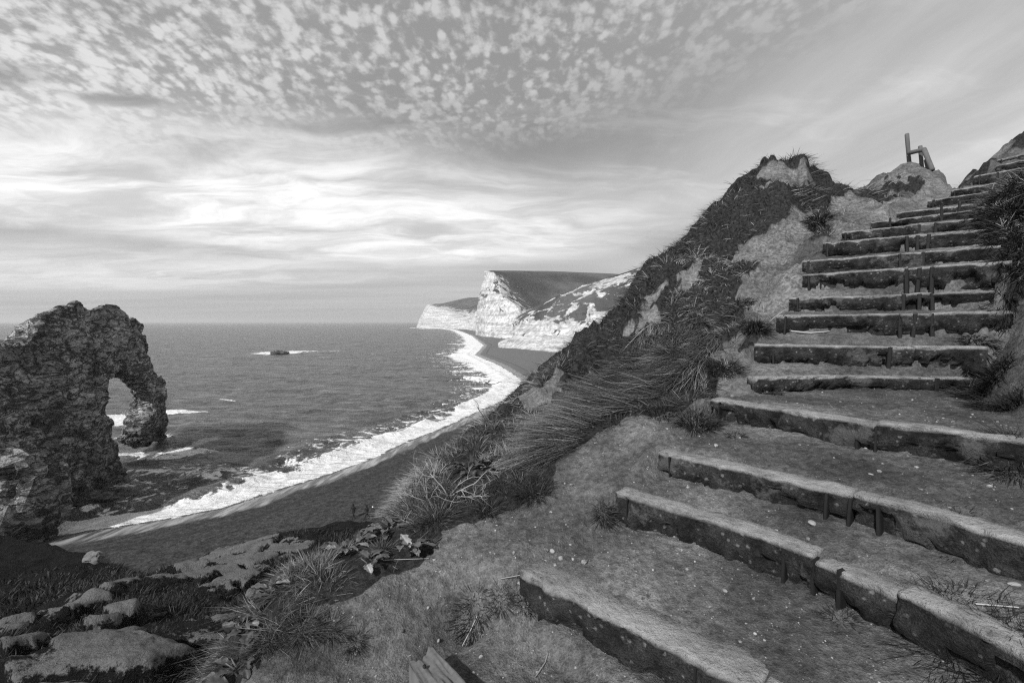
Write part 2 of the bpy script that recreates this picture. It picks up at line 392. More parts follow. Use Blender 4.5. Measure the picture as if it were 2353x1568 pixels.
M_STAKE = mat('dark_stake', b_stake, .7, .3)
def b_wood(t, pos, b):
    n = t.noise(t.mapping(pos, sc=(1, 1, .18)), 55, 5, .65); n2 = t.noise(pos, 9, 4, .6)
    return t.math('MULTIPLY', t.mix(n, .06, .15), t.mix(n2, .6, 1.35)), (n, .6, .006)
M_WOOD = mat('weathered_wood', b_wood, .85, .2)
def b_blade(t, pos, b):
    s = t.attr('shade'); return s, None
M_BLADE = mat('grass_blade', b_blade, .6, .25)
def b_leaf(t, pos, b):
    s = t.attr('shade'); n = t.noise(pos, 40, 4, .6)
    return t.math('MULTIPLY', s, t.mix(n, .6, 1.4)), (n, .5, .006)
M_LEAF = mat('broad_leaf', b_leaf, .5, .4)
def b_stone(t, pos, b):
    n = t.noise(pos, 45, 5, .65); n2 = t.noise(pos, 8, 3, .6)
    return t.math('MULTIPLY', t.mix(n, .16, .42), t.mix(n2, .7, 1.2)), (n, .6, .006)
M_STONE = mat('flint_pebble', b_stone, .8, .3)
def flat(name, v, rough=.8):
    return mat(name, lambda t, pos, b: (t.math('MULTIPLY', t.mix(t.noise(pos, 20, 3, .5), .7, 1.3), v), None), rough, .3)
M_CLOTH = flat('dark_cloth', .012); M_SKIN = flat('skin', .25, .6); M_HAIR = flat('dark_hair', .01); M_WHITE = flat('white_cloth', .6)

# ------------------------------------------------------------------ the stairs: top front edges
# each: polyline of (x, y, depth) at the top front edge, visible face height, stake positions (x in the photograph)
def edge_z(pts, z):                  # level edge below the eye
    return [G(x, y, ZC + z) for x, y in pts]
def edge_d(x1, y1, d1, x2, y2, d2): return [P(x1, y1, d1), P(x2, y2, d2)]
STEPS = [
    (edge_z([(1190, 1318), (1440, 1440), (1690, 1566), (1960, 1720)], -1.25), .17, [1598, 1732], 1736),
    (edge_z([(1412, 1132), (1640, 1195), (1872, 1272), (2100, 1378), (2352, 1500), (2560, 1610)], -1.02), .17, [1440, 1800, 1868, 1928], 1872),
    (edge_z([(1512, 1036), (1740, 1085), (1965, 1138), (2160, 1190), (2352, 1246), (2560, 1312)], -.83), .14, [1537, 1898, 1954, 2017], 1956),
    (edge_z([(1632, 914), (1820, 942), (2010, 972), (2180, 992), (2352, 1016), (2500, 1040)], -.583), .15, [1652, 1967, 2012], 2012),
    (edge_z([(1740, 866), (1960, 862), (2230, 868)], -.474), .13, [2112, 2154], 2154),
    (edge_d(1733, 791, 4.55, 2270, 798, 3.82), .18, [1776, 2045], 2045),
    (edge_d(1783, 725, 4.8, 2330, 714, 3.9), .18, [1805, 2066, 2103, 2140], 2103),
    (edge_d(1812, 683, 5.05, 2310, 666, 4.05), .155, [1832, 2076, 2112, 2141], 2112),
    (edge_d(1843, 632, 5.2, 2325, 598, 3.98), .155, [1857, 2082, 2112, 2141], 2112),
    (edge_d(1843, 599, 5.37, 2301, 563, 4.32), .145, [1857, 2068, 2121], 2095),
    (edge_d(1890, 558, 5.55, 2272, 524, 4.66), .16, [1900, 2083, 2108, 2134], 2108),
    (edge_d(1933, 534, 5.85, 2245, 499, 4.98), .13, [1942, 2110, 2150], 2131),
    (edge_d(2000, 511, 6.15, 2240, 482, 5.45), .11, [2044, 2163], 2120),
    (edge_d(2060, 487, 6.45, 2250, 466, 5.95), .11, [2163, 2205], 2170),
    (edge_d(2131, 460, 6.8, 2300, 435, 6.2), .12, [2144], 2230),
    (edge_d(2184, 438, 7.3, 2330, 413, 6.75), .13, [2193], 2260),
    (edge_d(2238, 404, 8.1, 2390, 378, 7.6), .17, [2250, 2292], 2292),
    (edge_d(2289, 381, 8.7, 2420, 352, 8.3), .12, [2297], 2360),
    (edge_d(2292, 367, 9.2, 2440, 333, 8.8), .12, [2300], 2370),
]
STEPLINES = [np.array([[p[0], p[1], p[2]] for p in s[0]]) for s in STEPS]

# ------------------------------------------------------------------ near hillside: control points
C = []
def add(*pts):
    for x, y, d in pts: C.append(P(x, y, d))
crest = [(1840, 398, 8.3), (1800, 400, 8.2), (1760, 405, 8.2), (1720, 420, 8.0), (1640, 482, 7.8), (1560, 552, 7.6), (1500, 602, 7.4), (1462, 645, 7.2),
         (1436, 700, 7.0), (1380, 765, 6.8), (1310, 810, 6.4), (1240, 853, 6.0), (1150, 930, 5.3), (1080, 990, 4.7), (1045, 1037, 4.3), (960, 1098, 3.75),
         (890, 1178, 3.2), (790, 1256, 2.8), (700, 1295, 2.6), (620, 1345, 2.4), (560, 1420, 2.2), (520, 1500, 2.05), (495, 1568, 1.95), (470, 1680, 1.8)]
add(*crest)
for x, y, d in crest:                 # the drop behind the edge
    p = P(x, y, d); dirx = np.array([p[0] - 1.2 * d * .5, p[1]]) ; dirx = dirx / np.hypot(*dirx)
    for k, dz in ((.45, -.45), (1.3, -1.7), (3.5, -5.2), (8, -11)):
        C.append(np.array([p[0] + dirx[0] * k, p[1] + dirx[1] * k, p[2] + dz]))
crest2 = [(1862, 402, 8.3), (1900, 425, 8.6), (1950, 436, 8.8), (2000, 416, 9.3), (2050, 398, 9.5), (2088, 388, 9.5), (2120, 387, 9.3), (2146, 394, 9.0),
          (2186, 434, 8.7), (2225, 402, 9.6), (2262, 380, 10.3), (2300, 350, 10.8), (2352, 312, 11), (2420, 262, 11.4)]
add(*crest2)
for x, y, d in crest2:
    p = P(x, y, d); u = p[:2] / np.hypot(*p[:2])
    for k, dz in ((.8, -.35), (3, -2.2)):
        C.append(np.array([p[0] + u[0] * k, p[1] + u[1] * k, p[2] + dz]))
add((1800, 440, 7.4), (1750, 520, 6.8), (1700, 600, 6.3), (1850, 520, 6.8), (1890, 490, 7.2), (1820, 600, 5.9), (1750, 650, 5.6), (1650, 560, 7.0),
    (1600, 640, 6.5), (1550, 720, 6.0), (1500, 780, 5.7), (1400, 850, 5.3), (1300, 900, 5.0), (1250, 950, 4.6), (1150, 1020, 4.05), (1650, 760, 5.0),
    (1700, 800, 4.6), (1600, 830, 4.6), (1500, 900, 4.2), (1400, 960, 3.85), (1300, 1000, 3.65), (1200, 1080, 3.3), (1100, 1130, 3.1), (1000, 1170, 2.95),
    (905, 1250, 2.58), (1500, 965, 3.65), (1600, 935, 3.75), (1350, 1100, 2.95), (1250, 1180, 2.68), (1150, 1230, 2.52), (1000, 1300, 2.36), (850, 1350, 2.18),
    (700, 1450, 1.98), (600, 1540, 1.8), (1450, 1060, 3.05), (1395, 1130, 2.78), (1330, 1210, 2.5), (1190, 1300, 2.27),
    (1100, 1450, 2.08), (1300, 1500, 1.96), (950, 1540, 1.87), (800, 1500, 1.93), (950, 1390, 2.16), (1120, 1350, 2.22), (1050, 1440, 2.16), (1090, 1470, 2.13), (900, 1420, 2.05), (985, 1420, 2.10), (650, 1600, 1.72), (1250, 1420, 2.1),
    (1960, 500, 7.0), (1905, 560, 5.95), (1860, 592, 5.65), (1785, 640, 5.45), (1765, 700, 5.05), (1745, 760, 4.7), (1690, 850, 4.15), (1700, 900, 3.85),
    (2000, 470, 8.1), (2050, 462, 7.8), (2100, 452, 7.9), (2120, 425, 8.7), (2150, 455, 7.3), (2165, 440, 8.0), (1990, 440, 8.9), (1900, 450, 8.0),
    (1950, 530, 6.2), (1560, 985, 3.4), (1480, 1010, 3.2))
add((2352, 720, 3.7), (2352, 800, 3.35), (2352, 900, 2.95), (2300, 880, 3.2), (2352, 960, 2.65), (2420, 760, 3.2),
    (2242, 505, 5.2), (2290, 442, 5.3), (2352, 408, 5.2), (2300, 520, 4.9), (2352, 560, 4.5), (2352, 640, 4.1), (2290, 600, 4.35), (2420, 380, 5.1),
    (2420, 520, 4.3), (2500, 600, 3.6))
for (x, y, d) in ((2290, 442, 5.3), (2352, 408, 5.2), (2420, 380, 5.1)):
    p = P(x, y, d); C.append(np.array([p[0] + .55, p[1] + .7, p[2] - .12]))
for ln, (pts, fh, stk, jt) in zip(STEPLINES, STEPS):
    for q in (ln[0], ln[len(ln) // 2]): C.append(np.array([q[0], q[1] + .05, q[2] - .05]))
    if ln is STEPLINES[0] or ln is STEPLINES[1] or ln is STEPLINES[2] or ln is STEPLINES[3]: C.append(np.array([ln[-1][0], ln[-1][1] + .05, ln[-1][2] - .05]))
    else: C.append(np.array([ln[-1][0], ln[-1][1], ln[-1][2] + .02])); C.append(np.array([ln[-1][0] + .22, ln[-1][1] - .02, ln[-1][2] + .09]))
for q in ((0, 0, -1.62), (1.0, .3, -1.5), (0, 1.2, -1.5), (-.9, .6, -1.75), (-.7, -.8, -1.9), (1.5, -1, -1.7), (3, .5, -1.0), (3.2, 2.2, -.45), (5, 2, .4), (6.5, 3.5, 1.6), (8, 5.6, 2.6),
          (-2.5, 0, -3.5), (-5, -1, -8), (10, 8, 3.4), (13, 10, 4.4), (12, 5, 4.2), (9, 2, 2.6)):
    C.append(np.array([q[0], q[1], q[2] + ZC]))
near = TPS(np.array(C), lam=2e-3)

# lower slope towards the beach
LC = []
for x, y, d in ((-150, 1240, 46), (0, 1238, 44), (70, 1252, 42), (150, 1272, 38.5), (250, 1308, 34), (330, 1328, 31), (100, 1340, 30), (0, 1400, 26), (150, 1420, 23), (-150, 1420, 25),
                (90, 1440, 20.5), (220, 1375, 24.5), (320, 1335, 28), (400, 1330, 30), (560, 1262, 39), (700, 1250, 38), (620, 1240, 43), (480, 1275, 41), (650, 1330, 28), (500, 1380, 23.5), (420, 1350, 28),
                (400, 1400, 21), (300, 1480, 17), (0, 1520, 15.2), (200, 1568, 13.2), (500, 1500, 15.5), (450, 1568, 12.8), (600, 1450, 17.5), (-150, 1560, 14), (300, 1700, 10), (0, 1750, 9.5)):
    LC.append(P(x, y, d))
for q in ((-49, 56, 2.0), (-52, 50, 1.0), (-40, 60, 1.0), (-30, 60, .8), (-20, 58, 1.5), (-12, 62, 1.5), (-35, 52, 1.0), (-2, 4, 18), (-6, 5, 15.5), (1, 10, 13), (0, 20, 9), (4, 30, 6), (0, 50, 3), (10, 40, 6), (8, 70, 2), (20, 20, 14), (-80, 20, -1), (-70, 45, -3),
          (-55, 58, -1), (14, 14, 16), (-30, 8, 8), (-20, 4, 12)):
    LC.append(np.array(q, float))
lower = TPS(np.array(LC), lam=.5)

# ------------------------------------------------------------------ ground mesh (polar sheet: fine near the path, coarser far off)
NA, NR = 980, 760
A0, A1 = R(-74), R(80)
R0, R1 = .55, 75.0
ang = np.linspace(A0, A1, NA); rad = np.exp(np.linspace(math.log(R0), math.log(R1), NR))
AA, RR = np.meshgrid(ang, rad, indexing='ij')
gx, gy = (RR * np.sin(AA)).ravel(), (RR * np.cos(AA)).ravel(); gr = RR.ravel()

def stairs_height(x, y, zbase):
    """override the smooth ground with treads inside the outline of the flight"""
    left = [l[0][:2] for l in STEPLINES]; right = [l[-1][:2] for l in STEPLINES]
    poly = np.array(left + right[::-1])
    ins = inpoly(x, y, poly); d, _, _ = polydist(x, y, poly)
    sd_ = np.where(ins, d, -d)
    wgt = sst(sd_, -.10, .05)
    z = zbase.copy(); act = wgt > 0
    xs, ys, zs = x[act], y[act], zbase[act]
    S = []; Z = []
    for ln in STEPLINES:
        dd, side, par = polydist(xs, ys, ln[:, :2], closed=False)
        S.append(dd * side * 1.0)
        k = np.clip(np.floor(par).astype(int), 0, len(ln) - 2); t = np.clip(par - k, 0, 1)
        Z.append(ln[k, 2] * (1 - t) + ln[k + 1, 2] * t)
    out = zs.copy()
    off = .085 + fbm(xy3(xs, ys), 5, 3, .6, 99) * .05
    for i in range(len(STEPLINES)):
        m = S[i] > off
        si = S[i] - off
        if i + 1 < len(STEPLINES):
            sn = np.maximum(-(S[i + 1] - off), .001); t = np.clip(si / (si + sn), 0, 1)
            zn = np.maximum(Z[i + 1] - STEPS[i + 1][1], Z[i] - .03)
            zz = Z[i] - .012 + (zn - Z[i] + .012) * t ** .9 + .018 * sst(si, 0.02, .10) * (1 - t)
        else: zz = Z[i] + si * .35
        out = np.where(m, zz, out)
    m0 = S[0] <= off
    out = np.where(m0, Z[0] - STEPS[0][1], out)
    z[act] = zs * (1 - wgt[act]) + out * wgt[act]
    return z, wgt

p0 = xy3(gx, gy)
zn = near(gx, gy) - np.maximum(0, gr - (12 + 9 * sst(gx / np.maximum(gy, .1), .5, .75))) * 1.2
tn = gx / np.maximum(gy, .05)
capz = ZC + np.interp(tn, [.95, .966, 1.004, 1.039, 1.0756, 1.125, 1.19, 1.5], [.29, .291, .3215, .343, .371, .4077, .45, .5]) * np.clip(gy, 1, 10.8) - .05
zn = np.where((tn > .95) & (gy > 7.2), np.minimum(zn, capz), zn)
mh = ZC + np.interp(tn, [.70, .74, .788, .836, .873, .905, .928, .942], [.27, .285, .308, .325, .335, .333, .329, .322]) * np.clip(gy, 1, 9.3) - .22 * np.maximum(0, 9.0 - gy) - .12 * np.maximum(0, gy - 9.9) + fbm(xy3(gx, gy), 3, 4, .55, 33) * .07 - .05
mw = sst(tn, .70, .76) * (1 - sst(tn + fbm(xy3(gx, gy), 3, 3, .5, 34) * .008, .936, .948)) * sst(gy, 7.95, 8.35) * (gy < 12)
pk = ZC + np.interp(tn, [.53, .545, .56, .60, .625, .64], [.330, .338, .340, .343, .354, .350]) * np.clip(gy, 1, 8.3) - .25 * np.maximum(0, 8.1 - gy) + fbm(xy3(gx, gy), 4, 4, .6, 35) * .09 - .05
tj = tn + fbm(xy3(gx, gy), 3, 4, .6, 36) * .012
pw = sst(tj, .530, .552) * (1 - sst(tj, .634, .646)) * sst(gy + fbm(xy3(gx, gy), 2, 3, .5, 37) * .5, 7.5, 7.9) * (gy < 9.6)
zn = np.where(gy > 0, zn * (1 - pw) + np.maximum(zn, pk) * pw, zn)
zn = np.where(gy > 0, zn * (1 - mw) + np.maximum(zn, mh) * mw, zn)
nf = np.clip(gr / 4, .25, 1.6)
V1 = [(1862, 392), (1840, 360), (1740, 360), (1400, 600), (1000, 950), (880, 1110), (860, 1150), (980, 1215), (1100, 1190), (1250, 1150), (1290, 1060), (1400, 985), (1560, 945), (1640, 905), (1690, 820),
      (1745, 765), (1758, 690), (1720, 650), (1770, 610), (1860, 560), (1925, 545), (1900, 500), (1960, 440)]
BARE1 = [[(1690, 650), (1770, 620), (1900, 555), (1930, 560), (1840, 620), (1800, 780), (1745, 735), (1700, 690)],
         [(1570, 820), (1650, 755), (1730, 715), (1700, 790), (1600, 850)],
         [(1690, 555), (1790, 505), (1860, 500), (1880, 545), (1800, 590), (1690, 610)],
         [(1775, 400), (1838, 376), (1862, 440), (1790, 450)],
         [(1560, 640), (1640, 570), (1600, 640), (1540, 700)], [(1480, 700), (1530, 660), (1500, 730), (1460, 760)]]
V2 = [(900, 1130), (700, 1250), (520, 1380), (470, 1568), (540, 1600), (590, 1500), (650, 1480), (720, 1400), (800, 1370), (860, 1320), (950, 1290), (1010, 1215)]
V4 = [(2232, 480), (2262, 450), (2352, 395), (2600, 300), (2600, 640), (2352, 645), (2285, 612), (2250, 545)]
V5 = [(2178, 432), (2255, 370), (2352, 290), (2600, 180), (2600, 300), (2352, 342), (2285, 362), (2240, 400), (2200, 432)]
V6 = [[(1965, 435), (2010, 418), (2115, 400), (2125, 425), (2100, 440), (1990, 447)], [(1990, 458), (2055, 452), (2068, 478), (2030, 482)], [(1875, 400), (1940, 430), (1950, 460), (1900, 450)]]
PALE = [[(1900, 470), (1990, 450), (2130, 450), (2100, 480), (2000, 530), (1930, 550)], [(1700, 640), (1900, 560), (1850, 640), (1800, 760), (1750, 720)], [(1690, 555), (1790, 505), (1860, 500), (1880, 545), (1800, 590), (1690, 610)],
        [(1570, 820), (1650, 755), (1730, 715), (1700, 790), (1600, 850)], [(1775, 400), (1838, 376), (1862, 440), (1790, 450)], [(2000, 420), (2080, 395), (2150, 400), (2150, 450), (2100, 455), (2060, 440)]]
def masks(x, y, z):
    """vegetation and pale-chalk cover at ground points"""
    u, v = proj(np.stack([x, y, z], 1)); r = np.hypot(x, y)
    q = np.stack([x, y, z], 1)
    wx = fbm(q, 1.6, 6, .68, 31) * 44; wy = fbm(q, 1.6, 6, .68, 47) * 44
    u2, v2 = u + wx, v + wy
    veg = np.zeros(len(x))
    for poly in (V1, V2, V4, V5, *V6): veg = np.maximum(veg, softpoly(u2, v2, poly, 5))
    for poly in BARE1: veg *= 1 - softpoly(u2, v2, poly, 5)
    veg = np.where((u < 400) | (x < -1.3 * y), 1, veg)
    pale = np.zeros(len(x))
    for poly in PALE: pale = np.maximum(pale, softpoly(u2, v2, poly, 16))
    pale *= .45 + .55 * vnoise(q * 3.1, 5)
    veg = veg * (1 - .95 * sst(fbm(q, 1.15, 5, .62, 57), .16, .26) * sst(r, 3.2, 4.5) * (u < 2170))
    pale = np.maximum(pale, .75 * sst(fbm(q, 1.15, 5, .62, 57), .2, .4) * sst(r, 4.5, 6) * (v < 900))
    return veg, pale
veg0, pale0 = masks(gx, gy, zn)
offstair = zn
zs_, wst = stairs_height(gx, gy, zn)
rough = fbm(p0, .9, 5, .58, 3) * .26 * (1 - wst) * np.clip((gr - 1.2) / 4, .15, 1) + fbm(p0, 5, 4, .55, 9) * .030 * nf * (1 - wst * .75) + fbm(p0, 26, 3, .6, 12) * .011 * np.clip(gr / 3, .6, 1.4)
rough += wst * (fbm(p0, 1.6, 3, .5, 27) * .022 + fbm(p0, 5.5, 3, .6, 28) * .012)
rough += (1 - wst) * sst(gr, 3.5, 6) * (fbm(p0 + 3, 3.2, 4, .6, 29) * .10 + fbm(p0, 9, 4, .65, 30) * .05)
ridge = (1 - np.abs(fbm(p0, 1.7, 4, .55, 21))) ** 2
ridge2 = 1 - np.abs(fbm(p0 * np.array([1, .6, 1]), 2.6, 4, .6, 23))
rough += (ridge2 - .75) * .13 * (1 - wst) * sst(gr, 3.5, 5.5)
rough += (ridge - .5) * .26 * (.4 + .6 * veg0) * (1 - wst) * np.clip((gr - 3) / 4, 0, 1)
zn2 = zs_ + rough
lw = lower(gx, gy)
LB = [[(85, 1445), (190, 1382), (290, 1346), (345, 1336), (262, 1368), (240, 1402), (170, 1440)], [(355, 1345), (480, 1245), (620, 1238), (720, 1262), (650, 1300), (560, 1355), (470, 1366), (430, 1352)],
      [(115, 1600), (150, 1522), (210, 1478), (300, 1470), (350, 1490), (410, 1600)], [(392, 1540), (440, 1495), (480, 1490), (505, 1600), (410, 1600)], [(425, 1446), (480, 1430), (545, 1418), (520, 1450), (480, 1468)],
      [(0, 1562), (130, 1498), (120, 1532), (20, 1580)], [(478, 1500), (520, 1455), (560, 1440), (520, 1600), (500, 1560)], [(0, 1450), (60, 1420), (70, 1450), (0, 1490)], [(250, 1440), (330, 1400), (390, 1410), (350, 1450), (270, 1465)], [(560, 1390), (640, 1370), (650, 1400), (570, 1420)]]
pl_ = np.stack([gx, gy, lw], 1); ul, vl = proj(pl_)
ul2 = ul + fbm(pl_, .45, 6, .68, 61) * 50; vl2 = vl + fbm(pl_, .45, 6, .68, 71) * 34
bare = np.zeros(len(gx))
lm = (gr > 7)
for poly in LB: bare[lm] = np.maximum(bare[lm], softpoly(ul2[lm], vl2[lm], poly, 8))
wl1, wl2, wiv = worley(np.stack([gx, gy, np.zeros(len(gx))], 1) * np.array([.8, 1.1, 1]) + np.stack([fbm(p0, .5, 3, .5, 301), fbm(p0, .5, 3, .5, 302), np.zeros(len(gx))], 1) * .8, .24, 41)
cellrock = sst(wiv, .42, .46) * sst(gr, 8, 9.5) * (1 - sst(gr, 17, 22)) * (vl > 1405) * (ul < 560)
bare = np.maximum(bare, cellrock)
blk = sst(gr, 7, 10) * sst(bare, .05, .5)
lw = lw + (wiv - .5) * 1.0 * blk * sst(wl2 - wl1, 0, .08) - blk * .35 * (1 - sst(wl2 - wl1, .02, .10))
bare = bare * (.15 + .85 * sst(wl2 - wl1, .03, .12))
lw = lw + fbm(p0, .12, 5, .55, 80) * 1.0 * sst(gr, 6, 20) + fbm(p0, .8, 4, .55, 88) * .24 + fbm(p0, 2.6, 4, .6, 89) * .07 + bare * .45 + (1 - bare) * (1 - np.abs(fbm(p0, .55, 4, .5, 91))) ** 2 * .4
toe = np.array([P(x, y, d)[:2] for x, y, d in ((-500, 1215, 50), (-150, 1232, 47), (60, 1246, 44), (150, 1268, 40), (250, 1304, 35.5), (335, 1323, 33), (385, 1318, 34), (430, 1305, 36), (480, 1268, 41), (545, 1240, 46), (620, 1236, 47), (700, 1225, 48), (780, 1190, 49), (900, 1140, 49), (1050, 1040, 60), (1150, 950, 75))])
td, tsd, _ = polydist(gx, gy, toe, closed=False); tdn = td * tsd      # + = beyond the toe
lw = lw - np.clip(tdn, 0, 60) * .9 - sst(tdn, -.5, .5) * .8
lw = np.where(gr < 3.0, np.minimum(lw, zn2 - .3), lw)
zfin = np.maximum(zn2, lw)
isl = lw >= zn2
HG = zfin.reshape(NA, NR); ISL = isl.reshape(NA, NR)
def H(x, y, arr=None):
    arr = HG if arr is None else arr
    x = np.atleast_1d(np.asarray(x, float)); y = np.atleast_1d(np.asarray(y, float))
    a = (np.arctan2(x, y) - A0) / (A1 - A0) * (NA - 1); r = (np.log(np.hypot(x, y) + 1e-9) - math.log(R0)) / (math.log(R1) - math.log(R0)) * (NR - 1)
    a = np.clip(a, 0, NA - 1.001); r = np.clip(r, 0, NR - 1.001)
    ia, ir = a.astype(int), r.astype(int); fa, fr = a - ia, r - ir
    return (arr[ia, ir] * (1 - fa) * (1 - fr) + arr[ia + 1, ir] * fa * (1 - fr) + arr[ia, ir + 1] * (1 - fa) * fr + arr[ia + 1, ir + 1] * fa * fr)
def hit(x, y, dmax=60):
    """where the view ray through a photograph point meets the ground"""
    r = ray(x, y); ds = np.concatenate([np.linspace(.6, 15, 2400), np.linspace(15, dmax, 1500)])
    X, Y, Z = r[0] / r[1] * ds, ds, ZC + r[2] / r[1] * ds
    g = H(X, Y); k = np.argmax(Z <= g)
    if Z[k] > g[k]: k = -1
    return np.array([X[k], Y[k], g[k]])
F = gridfaces(NA, NR)
V = np.stack([gx, gy, zfin], 1)
# split into the near hillside (soil) and the lower slope so each keeps its own material
fl = isl[F].sum(1) >= 2
def sub(Fm):
    used = np.unique(Fm); mp = np.full(len(V), -1, np.int64); mp[used] = np.arange(len(used)); return used, mp[Fm]
ua, Fa = sub(F[~fl]); ub, Fb = sub(F[fl])
mk('ground', V[ua], Fa, M_SOIL, attrs={'veg': veg0[ua], 'pale': pale0[ua]})
tag(bpy.data.objects['ground'], 'bare trodden earth and grassy hillside that carries the stone steps', 'ground', kind='structure')
mk('slope', V[ub], Fb, M_LOWER, attrs={'bare': bare[ub]})
tag(bpy.data.objects['slope'], 'dark scrubby slope with pale bare patches running down to the beach', 'slope', kind='structure')

# ------------------------------------------------------------------ coast: shoreline in plan
SH = [(-160, -60), (-85, 25), (-58, 47)]
for x, y in ((76, 1246), (199, 1222), (358, 1198), (518, 1167), (637, 1127), (757, 1091), (874, 1045), (940, 1014), (1018, 984), (1094, 948), (1153, 922),
             (1199, 883), (1196, 869), (1150, 840), (1092, 815), (1112, 793), (1084, 771), (1062, 762), (1048, 757.5)):
    g = G(x, y); SH.append((g[0], g[1]))
SH += [(-260, 1700), (-395, 1830), (-330, 1960), (0, 2600), (900, 5000)]
SH = np.array(SH)
def shore(x, y):                       # + inland
    d, s, _ = polydist(x, y, SH, closed=False); return -d * s
# beach
na, nr = 420, 420
ang = np.linspace(R(-66), R(35), na); rad = np.exp(np.linspace(math.log(26), math.log(2300), nr))
A_, R_ = np.meshgrid(ang, rad, indexing='ij'); bx, by = (R_ * np.sin(A_)).ravel(), (R_ * np.cos(A_)).ravel()
bs = shore(bx, by)
def beach_z(x, y, s=None):
    s = shore(x, y) if s is None else s
    return np.clip(s * .085, -6, 1.6) + np.clip(s - 19, 0, 10) * .05 + np.where(s > 2, fbm(xy3(x, y), .3, 3, .5, 5) * .10, 0)
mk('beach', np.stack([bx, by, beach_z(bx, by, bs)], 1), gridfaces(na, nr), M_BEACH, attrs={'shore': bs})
tag(bpy.data.objects['beach'], 'dark shingle beach curving along the bay below the cliffs', 'beach', kind='structure')
# sea
rad = np.concatenate([25.0 * FPX / np.linspace(640, 12, 620), np.exp(np.linspace(math.log(2200), math.log(60000), 60))])
ang = np.linspace(R(-70), R(40), 620); na, nr = len(ang), len(rad)
A_, R_ = np.meshgrid(ang, rad, indexing='ij'); sx, sy = (R_ * np.sin(A_)).ravel(), (R_ * np.cos(A_)).ravel(); sr = R_.ravel()
ss = shore(sx, sy); q = xy3(sx, sy)
def waves(x, y):
    z = 0; c = np.stack([x, y, np.zeros_like(x)], 1)
    wob = fbm(c, .02, 3, .5, 2) * 6
    for wl, a, th in ((52, .34, 215), (26, .16, 200), (15, .11, 228), (9, .075, 185), (6.1, .05, 250)):
        k = 2 * math.pi / wl; ph = k * (x * math.sin(R(th)) + y * math.cos(R(th)) + wob)
        z = z + a * (1 - np.abs(np.sin(ph / 2)) * 2) * (.45 + vnoise(c * .03 + wl, 3))
    return z + fbm(c * np.array([1, 1.6, 1]), .28, 4, .6, 8) * .16
fade = np.clip(1 - sr / 2500, 0, 1) * sst(-ss, 0, 14)
sz = waves(sx, sy) * fade * 1.9
foam = np.zeros(len(sx)); nl = fbm(q, .05, 4, .6, 14); nl2 = fbm(q, .25, 3, .6, 19)
w_ = 10.5 + nl * 8 + 10 * sst(sr, 120, 300)
foam = np.maximum(foam, sst(-ss, -.3, 1.2) * (1 - sst(-ss + nl2 * 3, w_ * .65, w_ * 1.25)))
foam = np.maximum(foam, (.47 - .09 * (1 - sst(sx, -52, -34)) * (1 - sst(sr, 90, 120)) + .15 * nl2) * (1 - sst(-ss + nl * 10, w_, w_ * 3.0)))
nearb = 1 - sst(sr, 85, 120)
sz += 1.05 * np.exp(-((-ss - 7.5 + nl * 3) / 2.0) ** 2) * (.75 + .35 * nl2) * (1 - sst(sr, 300, 600)) + .5 * np.exp(-((-ss - 16 + nl * 4) / 2.2) ** 2) * (1 - sst(sr, 120, 200))
def patch(x, y, rx, ry, a, rot=0):     # patches of broken water, centred on a sea point, radii in metres
    global foam
    g = G(x, y); c, s_ = math.cos(R(rot)), math.sin(R(rot))
    u = ((sx - g[0]) * c + (sy - g[1]) * s_) / rx; v = (-(sx - g[0]) * s_ + (sy - g[1]) * c) / ry
    foam = np.maximum(foam, min(1, a * 1.4) * (1 - sst(np.sqrt(u * u + v * v) + nl * .35 + nl2 * .25, .45, 1.15)))
patch(320, 1035, 7, 3.2, .95, 15); patch(270, 960, 9, 8, .8); patch(400, 1035, 13, 6, .56, 0); patch(430, 1080, 20, 10, .40); patch(430, 945, 9, 4, .62)
patch(300, 1110, 18, 10, .33); patch(250, 1150, 18, 9, .32); patch(180, 1200, 14, 8, .34); patch(520, 915, 5, 1.6, .6); patch(650, 809, 34, 16, .62, 8); patch(720, 805, 30, 9, .52)
patch(845, 753, 60, 20, .6); patch(1080, 850, 16, 8, .5); patch(330, 1000, 9, 4, .62); patch(1060, 790, 26, 24, .55)
patch(1110, 870, 18, 16, .5); patch(980, 755, 45, 25, .5); patch(160, 1150, 9, 6, .34, -20)
mk('sea', np.stack([sx, sy, sz], 1), gridfaces(na, nr), M_SEA, attrs={'foam': foam})
tag(bpy.data.objects['sea'], 'choppy grey sea with surf breaking in a long white line', 'sea', kind='structure')

